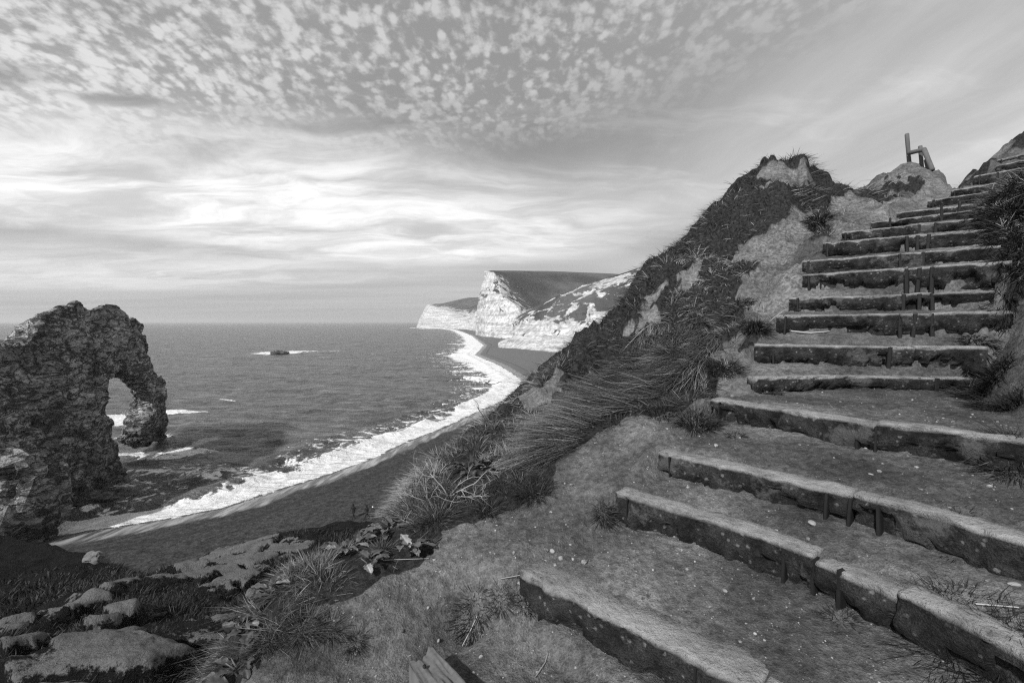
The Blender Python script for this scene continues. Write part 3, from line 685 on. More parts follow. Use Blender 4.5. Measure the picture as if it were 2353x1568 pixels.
# ------------------------------------------------------------------ chalk headlands
def resample(pl_, n):
    pl_ = np.array(pl_, float); seg = np.linalg.norm(np.diff(pl_, axis=0), axis=1); s = np.concatenate([[0], np.cumsum(seg)])
    t = np.linspace(0, s[-1], n); return np.stack([np.interp(t, s, pl_[:, k]) for k in range(pl_.shape[1])], 1)
def loft(name, rowsd, nu, nv, amp, scl, seed, label, mat_=M_CHALK):
    """rowsd: list of (list of 3-D points, grass 0..1, displacement weight)"""
    rws = [resample(r[0], nu) for r in rowsd]; gsv = [r[1] for r in rowsd]; wv_ = [r[2] for r in rowsd]
    out, gr_, ww = [], [], []
    n = len(rws)
    for k in range(n - 1):
        m = nv[k] if isinstance(nv, list) else nv
        for j in range(m + (1 if k == n - 2 else 0)):
            t = j / m; out.append(rws[k] * (1 - t) + rws[k + 1] * t)
            ga = np.asarray(gsv[k]) * np.ones(nu) if np.ndim(gsv[k]) == 0 else np.interp(np.linspace(0, 1, nu), np.linspace(0, 1, len(gsv[k])), gsv[k])
            gb = np.asarray(gsv[k + 1]) * np.ones(nu) if np.ndim(gsv[k + 1]) == 0 else np.interp(np.linspace(0, 1, nu), np.linspace(0, 1, len(gsv[k + 1])), gsv[k + 1])
            gr_.append(ga * (1 - t) + gb * t); ww.append(np.full(nu, wv_[k] * (1 - t) + wv_[k + 1] * t))
    Vv = np.array(out).transpose(1, 0, 2).reshape(-1, 3); ga = np.array(gr_).T.ravel(); wa = np.array(ww).T.ravel()
    N = np.stack([fbm(Vv * np.array([1, 1, .5]), scl, 5, .55, seed + k * 10) for k in range(3)], 1)
    Vv = Vv + N * amp * wa[:, None]
    gul = np.abs(fbm(Vv * np.array([1, 1, .15]), scl * 2.2, 4, .55, seed + 55)); Vv[:, 0] += (gul - .25) * amp * 1.6 * wa
    o = mk(name, Vv, gridfaces(nu, len(out)), mat_, attrs={'grass': ga})
    return tag(o, label, 'headland', kind='structure')
def up(pts, dz): return [np.array([p[0], p[1], p[2] + dz]) for p in pts]
# near cliff
b1 = [G(1150, 795.5, 1), G(1147, 799, 1), G(1180, 803, 1), G(1219, 806.5, 1.2), G(1284, 811.5, 1.5), np.array([70, 320, 1]), np.array([140, 270, 1])]
m1 = [P(1168, 764, 470), P(1152, 776, 450), P(1190, 770, 425), P(1240, 766, 408), P(1310, 770, 388), P(1400, 760, 365), P(1560, 740, 330)]
m2 = [P(1184, 733, 490), P(1172, 741, 475), P(1215, 728, 452), P(1270, 720, 430), P(1345, 705, 410), P(1430, 690, 392), P(1600, 660, 350)]
t1 = [P(1191, 727, 520), P(1205, 719, 505), P(1245, 699, 495), P(1290, 677, 480), P(1340, 655, 470), P(1425, 630, 455), P(1650, 560, 430)]
k1 = [P(1240, 760, 900), P(1260, 755, 850), P(1300, 750, 800), P(1350, 745, 800), P(1400, 740, 800), P(1500, 690, 750), P(1700, 600, 750)]
loft('headland', [(up(b1, -4), 0, .1), (b1, 0, .35), (m1, [.05, .2, .15, .22, .2, .3, .3], .8), (m2, [.2, .6, .55, .66, .7, .62, .5], .8),
                  (t1, [.7, .75, .5, .42, .46, .68, .85], .3), (up(t1, 1), 1, .1), (k1, 1, .3)], 260, [2, 14, 26, 24, 1, 10], 13, .022, 3,
     'nearest white chalk cliff, mottled with dark turf, rising from the beach to the right')
# great headland
b2 = [P(1135, 752, 1100), G(1097, 762, 1), G(1093.5, 769, 1), G(1118, 774, 1), G(1147, 778.5, 1), G(1185, 781, 1), np.array([120, 560, 1])]
m2a = [P(1140, 720, 1120), P(1101, 730, 960), P(1098, 731, 800), P(1122, 733, 735), P(1153, 738, 690), P(1190, 748, 640), P(1290, 750, 600)]
m2b = [P(1145, 680, 1120), P(1110, 685, 940), P(1106, 686, 810), P(1130, 686, 760), P(1158, 690, 720), P(1192, 722, 690), P(1290, 735, 640)]
t2 = [P(1150, 626, 1150), P(1122, 622.5, 930), P(1116, 623, 830), P(1134, 626, 800), P(1157, 680, 745), P(1193, 716, 720), P(1290, 730, 660)]
k2a = [P(1160, 623, 1200), P(1128, 622, 1000), P(1124, 622.2, 880), P(1180, 640, 870), P(1215, 672, 860), P(1250, 700, 830), P(1310, 715, 760)]
k2b = [P(1190, 622, 1300), P(1180, 622, 1100), P(1200, 622.5, 1000), P(1260, 630, 960), P(1290, 645, 950), P(1330, 655, 920), P(1400, 660, 900)]
k2c = [P(1250, 623, 1500), P(1260, 622.5, 1250), P(1300, 624, 1120), P(1350, 626, 1080), P(1400, 628, 1060), P(1460, 632, 1040), P(1560, 638, 1000)]
k2d = [P(1300, 660, 1900), P(1310, 660, 1700), P(1350, 660, 1600), P(1400, 660, 1500), P(1460, 660, 1450), P(1520, 662, 1400), P(1650, 670, 1400)]
loft('headland', [(up(b2, -5), 0, .1), (b2, 0, .3), (m2a, [.1, .1, .0, .22, .05, .05, .3], .8), (m2b, [.1, .15, .2, .52, .3, .2, .4], .8), (t2, [.2, .1, .02, .1, .3, .5, .6], .35),
                  (k2a, [1, .9, .85, 1, 1, 1, 1], .15), (k2b, 1, .1), (k2c, 1, .0), (k2d, 1, 0)], 240, [2, 16, 16, 16, 10, 8, 8, 4], 15, .016, 7,
     'tallest white chalk headland with a flat dark grass top, in the middle distance')
# far headland
b3 = [P(985, 749, 2400), G(957, 752.5, 1), G(965, 754, 1), G(1010, 754.3, 1), G(1045, 755.5, 1), G(1075, 757.5, 1), G(1105, 764, 1), np.array([-20, 900, 1])]
m3 = [P(990, 725, 2400), P(966, 726, 1850), P(975, 727, 1720), P(1015, 735, 1660), P(1047, 740, 1500), P(1078, 744, 1400), P(1110, 735, 1200), P(1160, 735, 1000)]
t3 = [P(1000, 700, 2400), P(981, 700, 1880), P(988, 702, 1760), P(1018, 711, 1720), P(1048, 725, 1580), P(1072, 733, 1480), P(1098, 716, 1330), P(1160, 715, 1100)]
k3 = [P(1030, 698, 2500), P(1000, 698, 2000), P(1010, 699, 1900), P(1035, 698, 1900), P(1056, 700, 1850), P(1080, 702, 1800), P(1105, 700, 1600), P(1180, 700, 1400)]
k3b = [P(1080, 683, 2600), P(1040, 696, 2300), P(1045, 694, 2200), P(1058, 687, 2200), P(1072, 684, 2150), P(1090, 683, 2100), P(1120, 682, 2000), P(1200, 682, 1800)]
k3c = [P(1100, 700, 3200), P(1060, 705, 3000), P(1065, 700, 3000), P(1075, 695, 3000), P(1090, 695, 3000), P(1105, 695, 3000), P(1140, 695, 2900), P(1240, 695, 2800)]
loft('headland', [(up(b3, -6), 0, .1), (b3, 0, .3), (m3, 0.05, .7), (t3, [.1, .12, .1, .15, .2, .25, .2, .2], .3), (k3, 1, .1), (k3b, 1, .05), (k3c, 1, 0)], 220, [2, 12, 12, 6, 6, 4], 16, .012, 13,
     'farthest and lowest chalk headland, jutting out to sea at the horizon')

# ------------------------------------------------------------------ rock arch in the sea
pA, pB = np.array([-66.8, 75.0]), np.array([-76.0, 101.0]); uu = (pB - pA) / np.linalg.norm(pB - pA); nn = np.array([-uu[1], uu[0]])
if nn[0] > 0: nn = -nn                 # away from the eye
def onplane(x, y):
    r = ray(x, y); M = np.array([[r[0], -uu[0]], [r[1], -uu[1]]]); k, s = np.linalg.solve(M, pA)
    return s, ZC + r[2] * k
OUT = [(-260, 1420), (-260, 800), (-120, 812), (-40, 806), (0, 800), (10, 790), (30, 789), (60, 785), (85, 772), (104, 760), (108, 745), (122, 738), (120, 724), (138, 710), (160, 700), (186, 697), (192, 688), (204, 690),
       (214, 706), (232, 710), (246, 702), (262, 700), (270, 695), (284, 696), (300, 712), (322, 736), (334, 752), (346, 768), (350, 800), (358, 830), (372, 862), (384, 895), (393, 925), (394, 985), (392, 1015),
       (325, 1022), (318, 990), (330, 965), (342, 940), (342, 912), (332, 890), (313, 870), (288, 858), (262, 858), (252, 868), (249, 900), (249, 960), (249, 1020), (248, 1058), (246, 1085), (200, 1130), (120, 1230), (60, 1330), (0, 1420)]
o2 = np.array([onplane(*p) for p in OUT])
TOPN = 35                              # points that belong to the outer (sky) outline
res = .42
s0, s1_, v0, v1_ = o2[:, 0].min(), o2[:, 0].max(), -3.0, o2[:, 1].max()
gs = np.arange(max(s0, -27.5), s1_ + res, res); gv = np.arange(v0, v1_ + res, res)
GS, GV = np.meshgrid(gs, gv, indexing='ij'); fs, fv = GS.ravel(), GV.ravel()
ins = inpoly(fs, fv, o2).reshape(GS.shape)
dtop, _, _ = polydist(fs, fv, o2[1:TOPN], closed=False)
dtop2 = np.full(len(fs), 1e9)
for a, b_ in zip(o2[1:TOPN - 1], o2[2:TOPN]):
    L = b_ - a; t = np.clip(((fs - a[0]) * L[0] + (fv - a[1]) * L[1]) / (L @ L), 0, 1); dtop2 = np.minimum(dtop2, np.hypot(fs - a[0] - t * L[0], fv - a[1] - t * L[1]))
dtop = dtop2.reshape(GS.shape)
far_t = sst(GS, 0, 20)
far_t = sst(GS, -4, 12)
T = (10 * (1 - far_t) + 1.3 * far_t) * sst(dtop, 0, 9) ** .7 + 1.4
Fb_ = 1.3 * sst(dtop, 0, 6) + 2.5 * sst(-GV, -14, 0) * (1 - sst(GS, -6, 4)) - .8
def pt(s, v, off):
    return np.stack([pA[0] + uu[0] * s + nn[0] * off, pA[1] + uu[1] * s + nn[1] * off, v], -1)
Pf, Pb = pt(GS, GV, -Fb_), pt(GS, GV, T)
idx = -np.ones(GS.shape, int)
cellin = ins[:-1, :-1] & ins[1:, :-1] & ins[:-1, 1:] & ins[1:, 1:]
use = np.zeros(GS.shape, bool)
for a in (0, 1):
    for b_ in (0, 1): use[a:GS.shape[0] - 1 + a, b_:GS.shape[1] - 1 + b_] |= cellin
idx[use] = np.arange(use.sum()); nfv = use.sum()
ci, cj = np.nonzero(cellin)
q4 = np.stack([idx[ci, cj], idx[ci + 1, cj], idx[ci + 1, cj + 1], idx[ci, cj + 1]], 1)
fr, bk = q4[:, ::-1], q4 + nfv
ed = {}
for f in q4:
    for k in range(4):
        a, b_ = int(f[k]), int(f[(k + 1) % 4]); key = (min(a, b_), max(a, b_))
        if key in ed: del ed[key]
        else: ed[key] = (a, b_)
side = np.array([[a, b_, b_ + nfv, a + nfv] for a, b_ in ed.values()])
VV = np.concatenate([Pf[use], Pb[use]])
tmp = mk('arch_raw', VV, [fr, bk, side], M_ROCK)
md = tmp.modifiers.new('r', 'REMESH'); md.mode = 'VOXEL'; md.voxel_size = .30
dg = bpy.context.evaluated_depsgraph_get(); me2 = bpy.data.meshes.new_from_object(tmp.evaluated_get(dg))
bpy.data.objects.remove(tmp)
n = len(me2.vertices); cc = np.empty(n * 3, np.float32); me2.vertices.foreach_get('co', cc); cc = cc.reshape(-1, 3).astype(float)
no = np.empty(n * 3, np.float32); me2.vertices.foreach_get('normal', no); no = no.reshape(-1, 3)
qq = cc + np.stack([fbm(cc, .3, 3, .5, 70 + k) for k in range(3)], 1) * 1.6
tilt = qq @ np.array([[.8, 0, .5], [0, 1, 0], [-.5, 0, .8]])
d1, d2, iv = worley(tilt * np.array([1, .8, 1.5]), .135, 5); e1, e2, iw = worley(tilt * np.array([1, .8, 1.6]), .40, 15)
bedv = (cc @ np.array([.3, .62, .72]) + fbm(cc, .15, 3, .5, 66) * 2.5) * .36; bedf = bedv - np.floor(bedv); bedid = hash3(np.floor(bedv).astype(np.int64), np.zeros(len(cc), np.int64), np.zeros(len(cc), np.int64), 3)
disp = (iv - .5) * 2.1 * sst(d2 - d1, 0, .22) - np.exp(-((d2 - d1) / .07) ** 2) * .45 + (iw - .5) * .7 * sst(e2 - e1, 0, .22) - np.exp(-((e2 - e1) / .10) ** 2) * .35 + fbm(cc, 1.0, 3, .55, 44) * .28 + (bedid - .5) * .7 * sst(bedf, 0, .12) * (1 - sst(bedf, .9, 1)) + bedf * .5
disp -= np.clip(cc[:, 2] * 0, 0, 0)
cc = cc + no * disp[:, None] * (.85 - .6 * sst(cc[:, 2], 22, 28))[:, None]
me2.vertices.foreach_set('co', cc.astype(np.float32).ravel()); me2.update()
for p in me2.polygons: p.use_smooth = False
me2.materials.clear(); me2.materials.append(M_ROCK); me2.name = 'rock_arch'
arch = bpy.data.objects.new('rock_arch', me2); COL.objects.link(arch)
tag(arch, 'great natural limestone arch standing in the sea at the left, with an open doorway', 'rock arch')

def boulder(name, c, size, seed, label, cat='boulder', mat_=M_ROCK, group=None, sub=4, rot=0):
    bm = bmesh.new(); bmesh.ops.create_icosphere(bm, subdivisions=sub, radius=1)
    v = np.array([x.co[:] for x in bm.verts])
    d1, d2, iv = worley(v + seed, 1.3, seed); v = v * (1 + (iv[:, None] - .5) * .42 - .15 * np.exp(-((d2 - d1)[:, None] / .12) ** 2) + fbm(v + seed, 2.5, 4, .55, seed)[:, None] * .16)
    v = np.sign(v) * np.abs(v) ** .85 * np.array(size)
    c_, s_ = math.cos(rot), math.sin(rot); v = v @ np.array([[c_, s_, 0], [-s_, c_, 0], [0, 0, 1]])
    F_ = np.array([[w.index for w in f.verts] for f in bm.faces]); bm.free()
    o = mk(name, v, F_, mat_, smooth=False); o.location = tuple(c); return tag(o, label, cat, group)
boulder('boulder', P(30, 1135, 51), (4.2, 4.5, 5.2), 5, 'pale rounded rock at the left foot of the arch', 'rock')
boulder('boulder', P(82, 1185, 51), (2.0, 2.2, 3.2), 8, 'smaller pale pointed rock beside the rounded one below the arch', 'rock')
boulder('boulder', G(215, 1100, .2), (4.2, 3.2, 1.5), 11, 'low dark rock awash at the foot of the arch near its doorway', 'rock')
boulder('boulder', G(150, 1155, .1), (5.5, 3.4, 1.4), 13, 'low black rock ledge in the surf in front of the arch', 'rock')
boulder('boulder', G(303, 975, 0), (1.5, 2.0, 2.4), 17, 'dark rock leaning on the far leg of the arch inside its doorway', 'rock')
boulder('sea_rock', G(643, 811, 0), (7.2, 4.5, 2.3), 27, 'small black rock alone in the open sea with foam round it', 'rock')

# ------------------------------------------------------------------ the steps
def frame_line(ln, t):
    """point and tangent at parameter t in 0..1 (by length)"""
    seg = np.linalg.norm(np.diff(ln[:, :2], axis=0), axis=1); s = np.concatenate([[0], np.cumsum(seg)]); u = t * s[-1]
    p = np.stack([np.interp(u, s, ln[:, k]) for k in range(3)], -1)
    e = .04; a = np.stack([np.interp(np.clip(u - e, 0, s[-1]), s, ln[:, k]) for k in range(2)], -1); b_ = np.stack([np.interp(np.clip(u + e, 0, s[-1]), s, ln[:, k]) for k in range(2)], -1)
    tg = (b_ - a); tg = tg / np.linalg.norm(tg, axis=-1, keepdims=True)
    return p, tg, s[-1]
def tparam(ln, x):
    """parameter of the edge point that stands at photograph column x"""
    t = np.linspace(0, 1, 800); p, _, _ = frame_line(ln, t); u, _ = proj(p); return float(t[np.argmin(np.abs(u - x))])
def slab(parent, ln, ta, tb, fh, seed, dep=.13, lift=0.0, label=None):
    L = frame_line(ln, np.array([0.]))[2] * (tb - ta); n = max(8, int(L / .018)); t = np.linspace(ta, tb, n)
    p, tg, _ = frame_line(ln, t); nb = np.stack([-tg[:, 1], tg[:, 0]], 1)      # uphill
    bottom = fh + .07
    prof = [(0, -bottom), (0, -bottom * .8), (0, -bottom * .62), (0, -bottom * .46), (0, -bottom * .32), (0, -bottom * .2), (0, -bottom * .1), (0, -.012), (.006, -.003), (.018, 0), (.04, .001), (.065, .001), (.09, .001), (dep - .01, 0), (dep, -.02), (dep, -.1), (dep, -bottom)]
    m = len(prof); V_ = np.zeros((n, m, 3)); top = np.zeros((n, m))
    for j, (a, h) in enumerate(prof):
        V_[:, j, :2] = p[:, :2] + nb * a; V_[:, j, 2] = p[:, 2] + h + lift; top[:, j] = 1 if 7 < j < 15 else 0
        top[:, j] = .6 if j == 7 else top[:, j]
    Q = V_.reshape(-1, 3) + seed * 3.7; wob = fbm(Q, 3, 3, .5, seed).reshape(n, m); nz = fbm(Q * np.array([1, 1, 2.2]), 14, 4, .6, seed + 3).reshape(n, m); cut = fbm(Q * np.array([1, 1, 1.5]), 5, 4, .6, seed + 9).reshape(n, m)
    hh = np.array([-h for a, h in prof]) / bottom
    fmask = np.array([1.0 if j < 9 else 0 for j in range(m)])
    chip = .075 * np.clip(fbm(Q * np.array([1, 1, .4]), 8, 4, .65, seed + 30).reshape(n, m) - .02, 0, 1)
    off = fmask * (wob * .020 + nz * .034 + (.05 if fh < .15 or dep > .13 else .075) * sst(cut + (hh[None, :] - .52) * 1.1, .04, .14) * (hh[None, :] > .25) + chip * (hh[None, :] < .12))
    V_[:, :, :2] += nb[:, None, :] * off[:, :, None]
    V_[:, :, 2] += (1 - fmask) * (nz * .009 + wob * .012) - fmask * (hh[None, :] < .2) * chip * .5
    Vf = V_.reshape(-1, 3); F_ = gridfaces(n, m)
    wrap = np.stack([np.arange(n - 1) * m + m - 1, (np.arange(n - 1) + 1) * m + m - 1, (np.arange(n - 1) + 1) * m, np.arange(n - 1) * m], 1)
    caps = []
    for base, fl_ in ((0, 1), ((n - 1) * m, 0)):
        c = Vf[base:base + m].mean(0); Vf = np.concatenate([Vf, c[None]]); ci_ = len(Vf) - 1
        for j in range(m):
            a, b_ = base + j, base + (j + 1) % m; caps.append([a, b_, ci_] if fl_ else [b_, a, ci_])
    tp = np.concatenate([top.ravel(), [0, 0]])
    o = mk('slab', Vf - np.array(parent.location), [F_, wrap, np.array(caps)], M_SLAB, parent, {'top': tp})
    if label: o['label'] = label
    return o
def prism(name, pts2, z0, z1, m_, parent, jit=0):
    n = len(pts2); Vv = [(x, y, z0) for x, y in pts2] + [(x, y, z1) for x, y in pts2]
    cx_, cy_ = np.mean([q[0] for q in pts2]), np.mean([q[1] for q in pts2]); Vv += [(cx_, cy_, z1 + jit)]
    Fq = np.array([[i, (i + 1) % n, n + (i + 1) % n, n + i] for i in range(n)]); Ft = np.array([[n + i, n + (i + 1) % n, 2 * n] for i in range(n)])
    return mk(name, np.array(Vv, float), [Fq, Ft], m_, parent, smooth=False)
def stake(parent, ln, t, fh, wd=.028, rise=.004, seed=0):
    p, tg, _ = frame_line(ln, np.array([t])); p, tg = p[0], tg[0]; nb = np.array([-tg[1], tg[0]]); rr = random.Random(seed)
    pts = []
    for a, b_ in ((-.5, .0), (-.32, -.005), (.32, -.005), (.5, .0), (.5, .04), (-.5, .04)):
        pts.append((p[0] + tg[0] * a * wd + nb[0] * b_ - parent.location[0], p[1] + tg[1] * a * wd + nb[1] * b_ - parent.location[1]))
    z1 = p[2] + rise - parent.location[2]
    o = prism('stake', pts, z1 - fh - .12, z1, M_STAKE, parent)
    me = o.data; lean = rr.uniform(-.06, .06)
    for v in me.vertices: v.co.x += tg[0] * lean * (v.co.z - z1); v.co.y += tg[1] * lean * (v.co.z - z1)
    return o
ORD = ['lowest stone step, broad pale top, in the bottom foreground', 'second step up, long slanting edge with a notch halfway along', 'third step up, long straight pale edge with four dark stakes',
       'fourth step up, slanting stone edge just above the wide sandy tread', 'fifth step up, thin stone edge broken off at its right end', 'sixth step up, thick stone with one dark stake right of the middle',
       'seventh step up, stone edge undercut by a jagged dark hollow', 'eighth step up, stone riser level with the horizon', 'ninth step up, riser with a short block at its left end',
       'tenth step up, riser stacked right above the ninth', 'eleventh step up, widest of the upper risers beside the bare bank', 'twelfth step up, riser with three stakes in front of the grassy bank',
       'thirteenth step up, riser half buried in pale rubble', 'fourteenth step up, short riser with stakes standing proud', 'fifteenth step up, riser below the mound that carries the handrail', 'sixteenth step up, riser at the right foot of the handrail mound',
       'seventeenth step up, tall board riser at the right edge', 'eighteenth step up, thin riser high at the right edge', 'topmost step visible, highest thin riser at the right edge']
for i, (ln, (pts, fh, stk, jt)) in enumerate(zip(STEPLINES, STEPS)):
    mid = ln[len(ln) // 2] if len(ln) > 2 else (ln[0] + ln[1]) / 2
    root = empty('stone_step', (mid[0], mid[1], mid[2] - fh), ORD[i], 'step', 'stone steps of the cliff path')
    ts = [tparam(ln, x) for x in stk]; tj = tparam(ln, jt); L = frame_line(ln, np.array([0.]))[2]
    cuts = [0.0]
    if i in (1, 2, 3): cuts += [tj, min(tj + .30 / L, .97)] if i == 1 else [tj]
    elif 5 <= i <= 11: cuts += [ts[1] if len(ts) > 1 else tj, ts[-1] if len(ts) > 2 else tj + .1]
    elif i in (0, 4): cuts += [tj]
    cuts = sorted(set([round(c, 4) for c in cuts if 0 <= c < .98])) + [1.0]
    for k in range(len(cuts) - 1):
        a, b_ = cuts[k], cuts[k + 1]
        if b_ - a < .02: continue
        g = .004 / L
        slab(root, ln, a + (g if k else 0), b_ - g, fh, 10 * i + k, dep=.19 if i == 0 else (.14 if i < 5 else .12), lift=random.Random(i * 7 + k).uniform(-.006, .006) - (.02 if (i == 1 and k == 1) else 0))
    for j, t in enumerate(ts): stake(root, ln, t, fh, wd=(.017 if i < 4 else .032) * (1 if j else .7), rise=(.03 if i in (12, 13) else (-.022 if i < 4 else -.008)), seed=i * 9 + j)

# ------------------------------------------------------------------ vegetation
def blades(name, base, nrm, L, wd, lean, shade, mat_=M_BLADE, parent=None, droop=.5, spread=.35, seed=1):
    """one mesh of thin curved blades; every array is per blade"""
    g = np.random.default_rng(seed); n = len(base)
    d = nrm + lean + g.normal(0, spread, (n, 3)); d /= np.linalg.norm(d, axis=1, keepdims=True)
    az = g.uniform(0, 2 * math.pi, n); side_ = np.stack([np.cos(az), np.sin(az), np.zeros(n)], 1)
    side_ -= d * (side_ * d).sum(1, keepdims=True); side_ /= np.linalg.norm(side_, axis=1, keepdims=True) + 1e-9
    bend = lean * 1.2 + g.normal(0, .25, (n, 3)) + np.array([0, 0, -1.0]) * droop * g.uniform(.3, 1.3, (n, 1))
    rows_ = []
    for t, wf in ((0, .8), (.4, 1.0), (.75, .65)):
        c = base + d * (L * t)[:, None] + bend * (L * t * t * .6)[:, None]
        o = side_ * (wd * wf * .5)[:, None]; rows_ += [c - o, c + o]
    rows_.append(base + d * L[:, None] + bend * (L * .6)[:, None])
    V_ = np.stack(rows_, 1).reshape(-1, 3); k = (np.arange(n) * 7)[:, None]
    q_ = np.concatenate([k + np.array([0, 1, 3, 2]), k + np.array([2, 3, 5, 4])]); t_ = k + np.array([4, 5, 6])
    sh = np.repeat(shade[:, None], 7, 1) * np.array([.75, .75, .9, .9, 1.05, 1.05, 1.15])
    return mk(name, V_, [q_, t_], mat_, parent, {'shade': sh.ravel()})
def normals(x, y, e=.06):
    hx = (H(x + e, y) - H(x - e, y)) / (2 * e); hy = (H(x, y + e) - H(x, y - e)) / (2 * e)
    n_ = np.stack([-hx, -hy, np.ones_like(hx)], 1); return n_ / np.linalg.norm(n_, axis=1, keepdims=True)
VG = veg0.reshape(NA, NR); WS = wst.reshape(NA, NR); BG = bare.reshape(NA, NR); ISF = ISL.astype(float)
g = np.random.default_rng(11)
def scatter(n, a0, a1, r0, r1):
    a = g.uniform(R(a0), R(a1), n); r = np.exp(g.uniform(math.log(r0), math.log(r1), n)); return r * np.sin(a), r * np.cos(a), r
# short grass over the hillside
x, y, r = scatter(640000, -40, 62, 1.6, 12.5)
q = xy3(x, y); clump = fbm(q, 2.6, 4, .6, 101); veg = H(x, y, VG)
STRAW = [(1275, 1040), (1330, 940), (1430, 850), (1500, 770), (1570, 750), (1650, 790), (1600, 870), (1500, 925), (1400, 965), (1310, 1045)]
zz = H(x, y); u, v = proj(np.stack([x, y, zz], 1)); straw = softpoly(u + clump * 30, v + clump * 20, STRAW, 18)
PLX = [(795, 1268), (850, 1300), (945, 1275), (885, 1225), (1075, 1085), (620, 1365), (565, 1450), (548, 1545)]
for a_, b_ in PLX: veg = veg * np.where(np.hypot(u - a_, v - b_) < 42, .12, 1)
veg = np.maximum(veg, .15 * (r > 3) * (v < 900))
keep = (veg * (.35 + .65 * sst(clump, -.25, .2)) > g.uniform(.12, 1, len(x))) & (H(x, y, WS) < .1) & (H(x, y, ISF) < .5) & (u > -200) & (straw < .6) & ((v < 1250) | (g.uniform(0, 1, len(x)) < .5))
x, y, r, zz, cl, u, v = x[keep], y[keep], r[keep], zz[keep], clump[keep], u[keep], v[keep]
nrm = normals(x, y); n = len(x)
def tussock(x, y, sc, seed):
    qx, qy = x * sc, y * sc; fx, fy = np.floor(qx).astype(np.int64), np.floor(qy).astype(np.int64); bd = np.full(len(x), 9.); bx_ = np.zeros(len(x)); by_ = np.zeros(len(x)); hid = np.zeros(len(x)); z0_ = np.zeros(len(x), np.int64)
    for a in (-1, 0, 1):
        for b in (-1, 0, 1):
            cx, cy = fx + a, fy + b; px_ = cx + hash3(cx, cy, z0_, seed); py_ = cy + hash3(cx, cy, z0_, seed + 1); d = np.hypot(px_ - qx, py_ - qy); m = d < bd
            bd = np.where(m, d, bd); bx_ = np.where(m, px_, bx_); by_ = np.where(m, py_, by_); hid = np.where(m, hash3(cx, cy, z0_, seed + 2), hid)
    return bd, (qx - bx_), (qy - by_), hid
tb, tdx, tdy, tid = tussock(x, y, 5.0, 77)
k2 = g.uniform(0, 1, n) < 1.2 - tb * .8
x, y, r, zz, cl, u, v, nrm, tb, tdx, tdy, tid = [a[k2] for a in (x, y, r, zz, cl, u, v, nrm, tb, tdx, tdy, tid)]; n = len(x)
lean = nrm * np.array([1, 1, 0]) * .6 + np.stack([tdx * 1.5 + .10, tdy * 1.5 + .04, np.zeros(n)], 1)
L = (.040 + .036 * np.clip(r, 1.5, 4) / 2.2 * (1 + .8 * cl)) * (.55 + .9 * tid) * g.uniform(.4, 1.35, n) * (1 + .15 * sst(r, 6, 8.5)); wd = np.clip(.0009 * r, .0014, .006) * g.uniform(.6, 1.3, n)
L = L * .85 * np.where((u < 960) & (u > 760), .7, 1)
tone = sst(fbm(xy3(x, y), 1.1, 4, .6, 130), -.3, .45)
shade = (.034 + .115 * tone) * (.5 + tid) * np.exp(g.normal(0, .5, n)); shade = np.where(g.uniform(0, 1, n) < .10, shade * 2.2 + .09, shade)
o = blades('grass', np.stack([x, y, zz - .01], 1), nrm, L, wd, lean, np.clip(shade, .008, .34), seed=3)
tag(o, 'tufted short grass covering the hillside beside the steps', 'grass', kind='stuff')
# long straw combed down the slope
a_, b_ = 80000, 0
x, y, r = scatter(a_ * 4, 2, 40, 3.0, 7.5); zz = H(x, y); u, v = proj(np.stack([x, y, zz], 1)); cl = fbm(xy3(x, y), 2.2, 4, .6, 140)
m = (softpoly(u + cl * 40, v + cl * 25, STRAW, 22) > g.uniform(.1, 1, len(x))); x, y, r, zz, cl = x[m], y[m], r[m], zz[m], cl[m]
n = len(x); nrm = normals(x, y, .12)
sw = fbm(xy3(x, y), 1.6, 4, .6, 150) * 2.0; dirv = np.stack([-np.cos(.35 + sw), -np.sin(.35 + sw), np.zeros(n)], 1); dirv -= nrm * (dirv * nrm).sum(1, keepdims=True)
o = blades('dry_grass', np.stack([x, y, zz + .005], 1) + nrm * g.uniform(0, .07, (n, 1)), dirv * 2.2 + nrm * .35, g.uniform(.14, .42, n), np.clip(.0009 * r, .002, .005) * g.uniform(.6, 1.2, n), dirv * .25,
           np.clip(.075 * np.exp(g.normal(0, .7, n)) * (1 + cl), .015, .36), droop=.22, spread=.42, seed=5)
tag(o, 'long pale straw swept flat across the slope left of the steps', 'dry grass', kind='stuff')
# scrub of the lower slope
x, y, r = scatter(170000, -56, 6, 9, 46); cl = fbm(xy3(x, y), .7, 4, .6, 160)
m = (H(x, y, ISF) > .5) & (H(x, y, BG) < g.uniform(.1, .5, len(x))) & (cl > g.uniform(-.5, .25, len(x))); x, y, r, cl = x[m], y[m], r[m], cl[m]; n = len(x); nrm = normals(x, y, .4)
o = blades('scrub', np.stack([x, y, H(x, y) - .05], 1), nrm, g.uniform(.15, .5, n) * (.7 + cl) * np.clip(r / 20, .5, 1.3), .0011 * r * g.uniform(.6, 1.5, n), nrm * np.array([.4, .4, 0]), np.clip(.009 * np.exp(g.normal(0, .8, n)), .002, .10), seed=8)
tag(o, 'dark scrub and rough grass on the lower slope above the beach', 'scrub', kind='stuff')

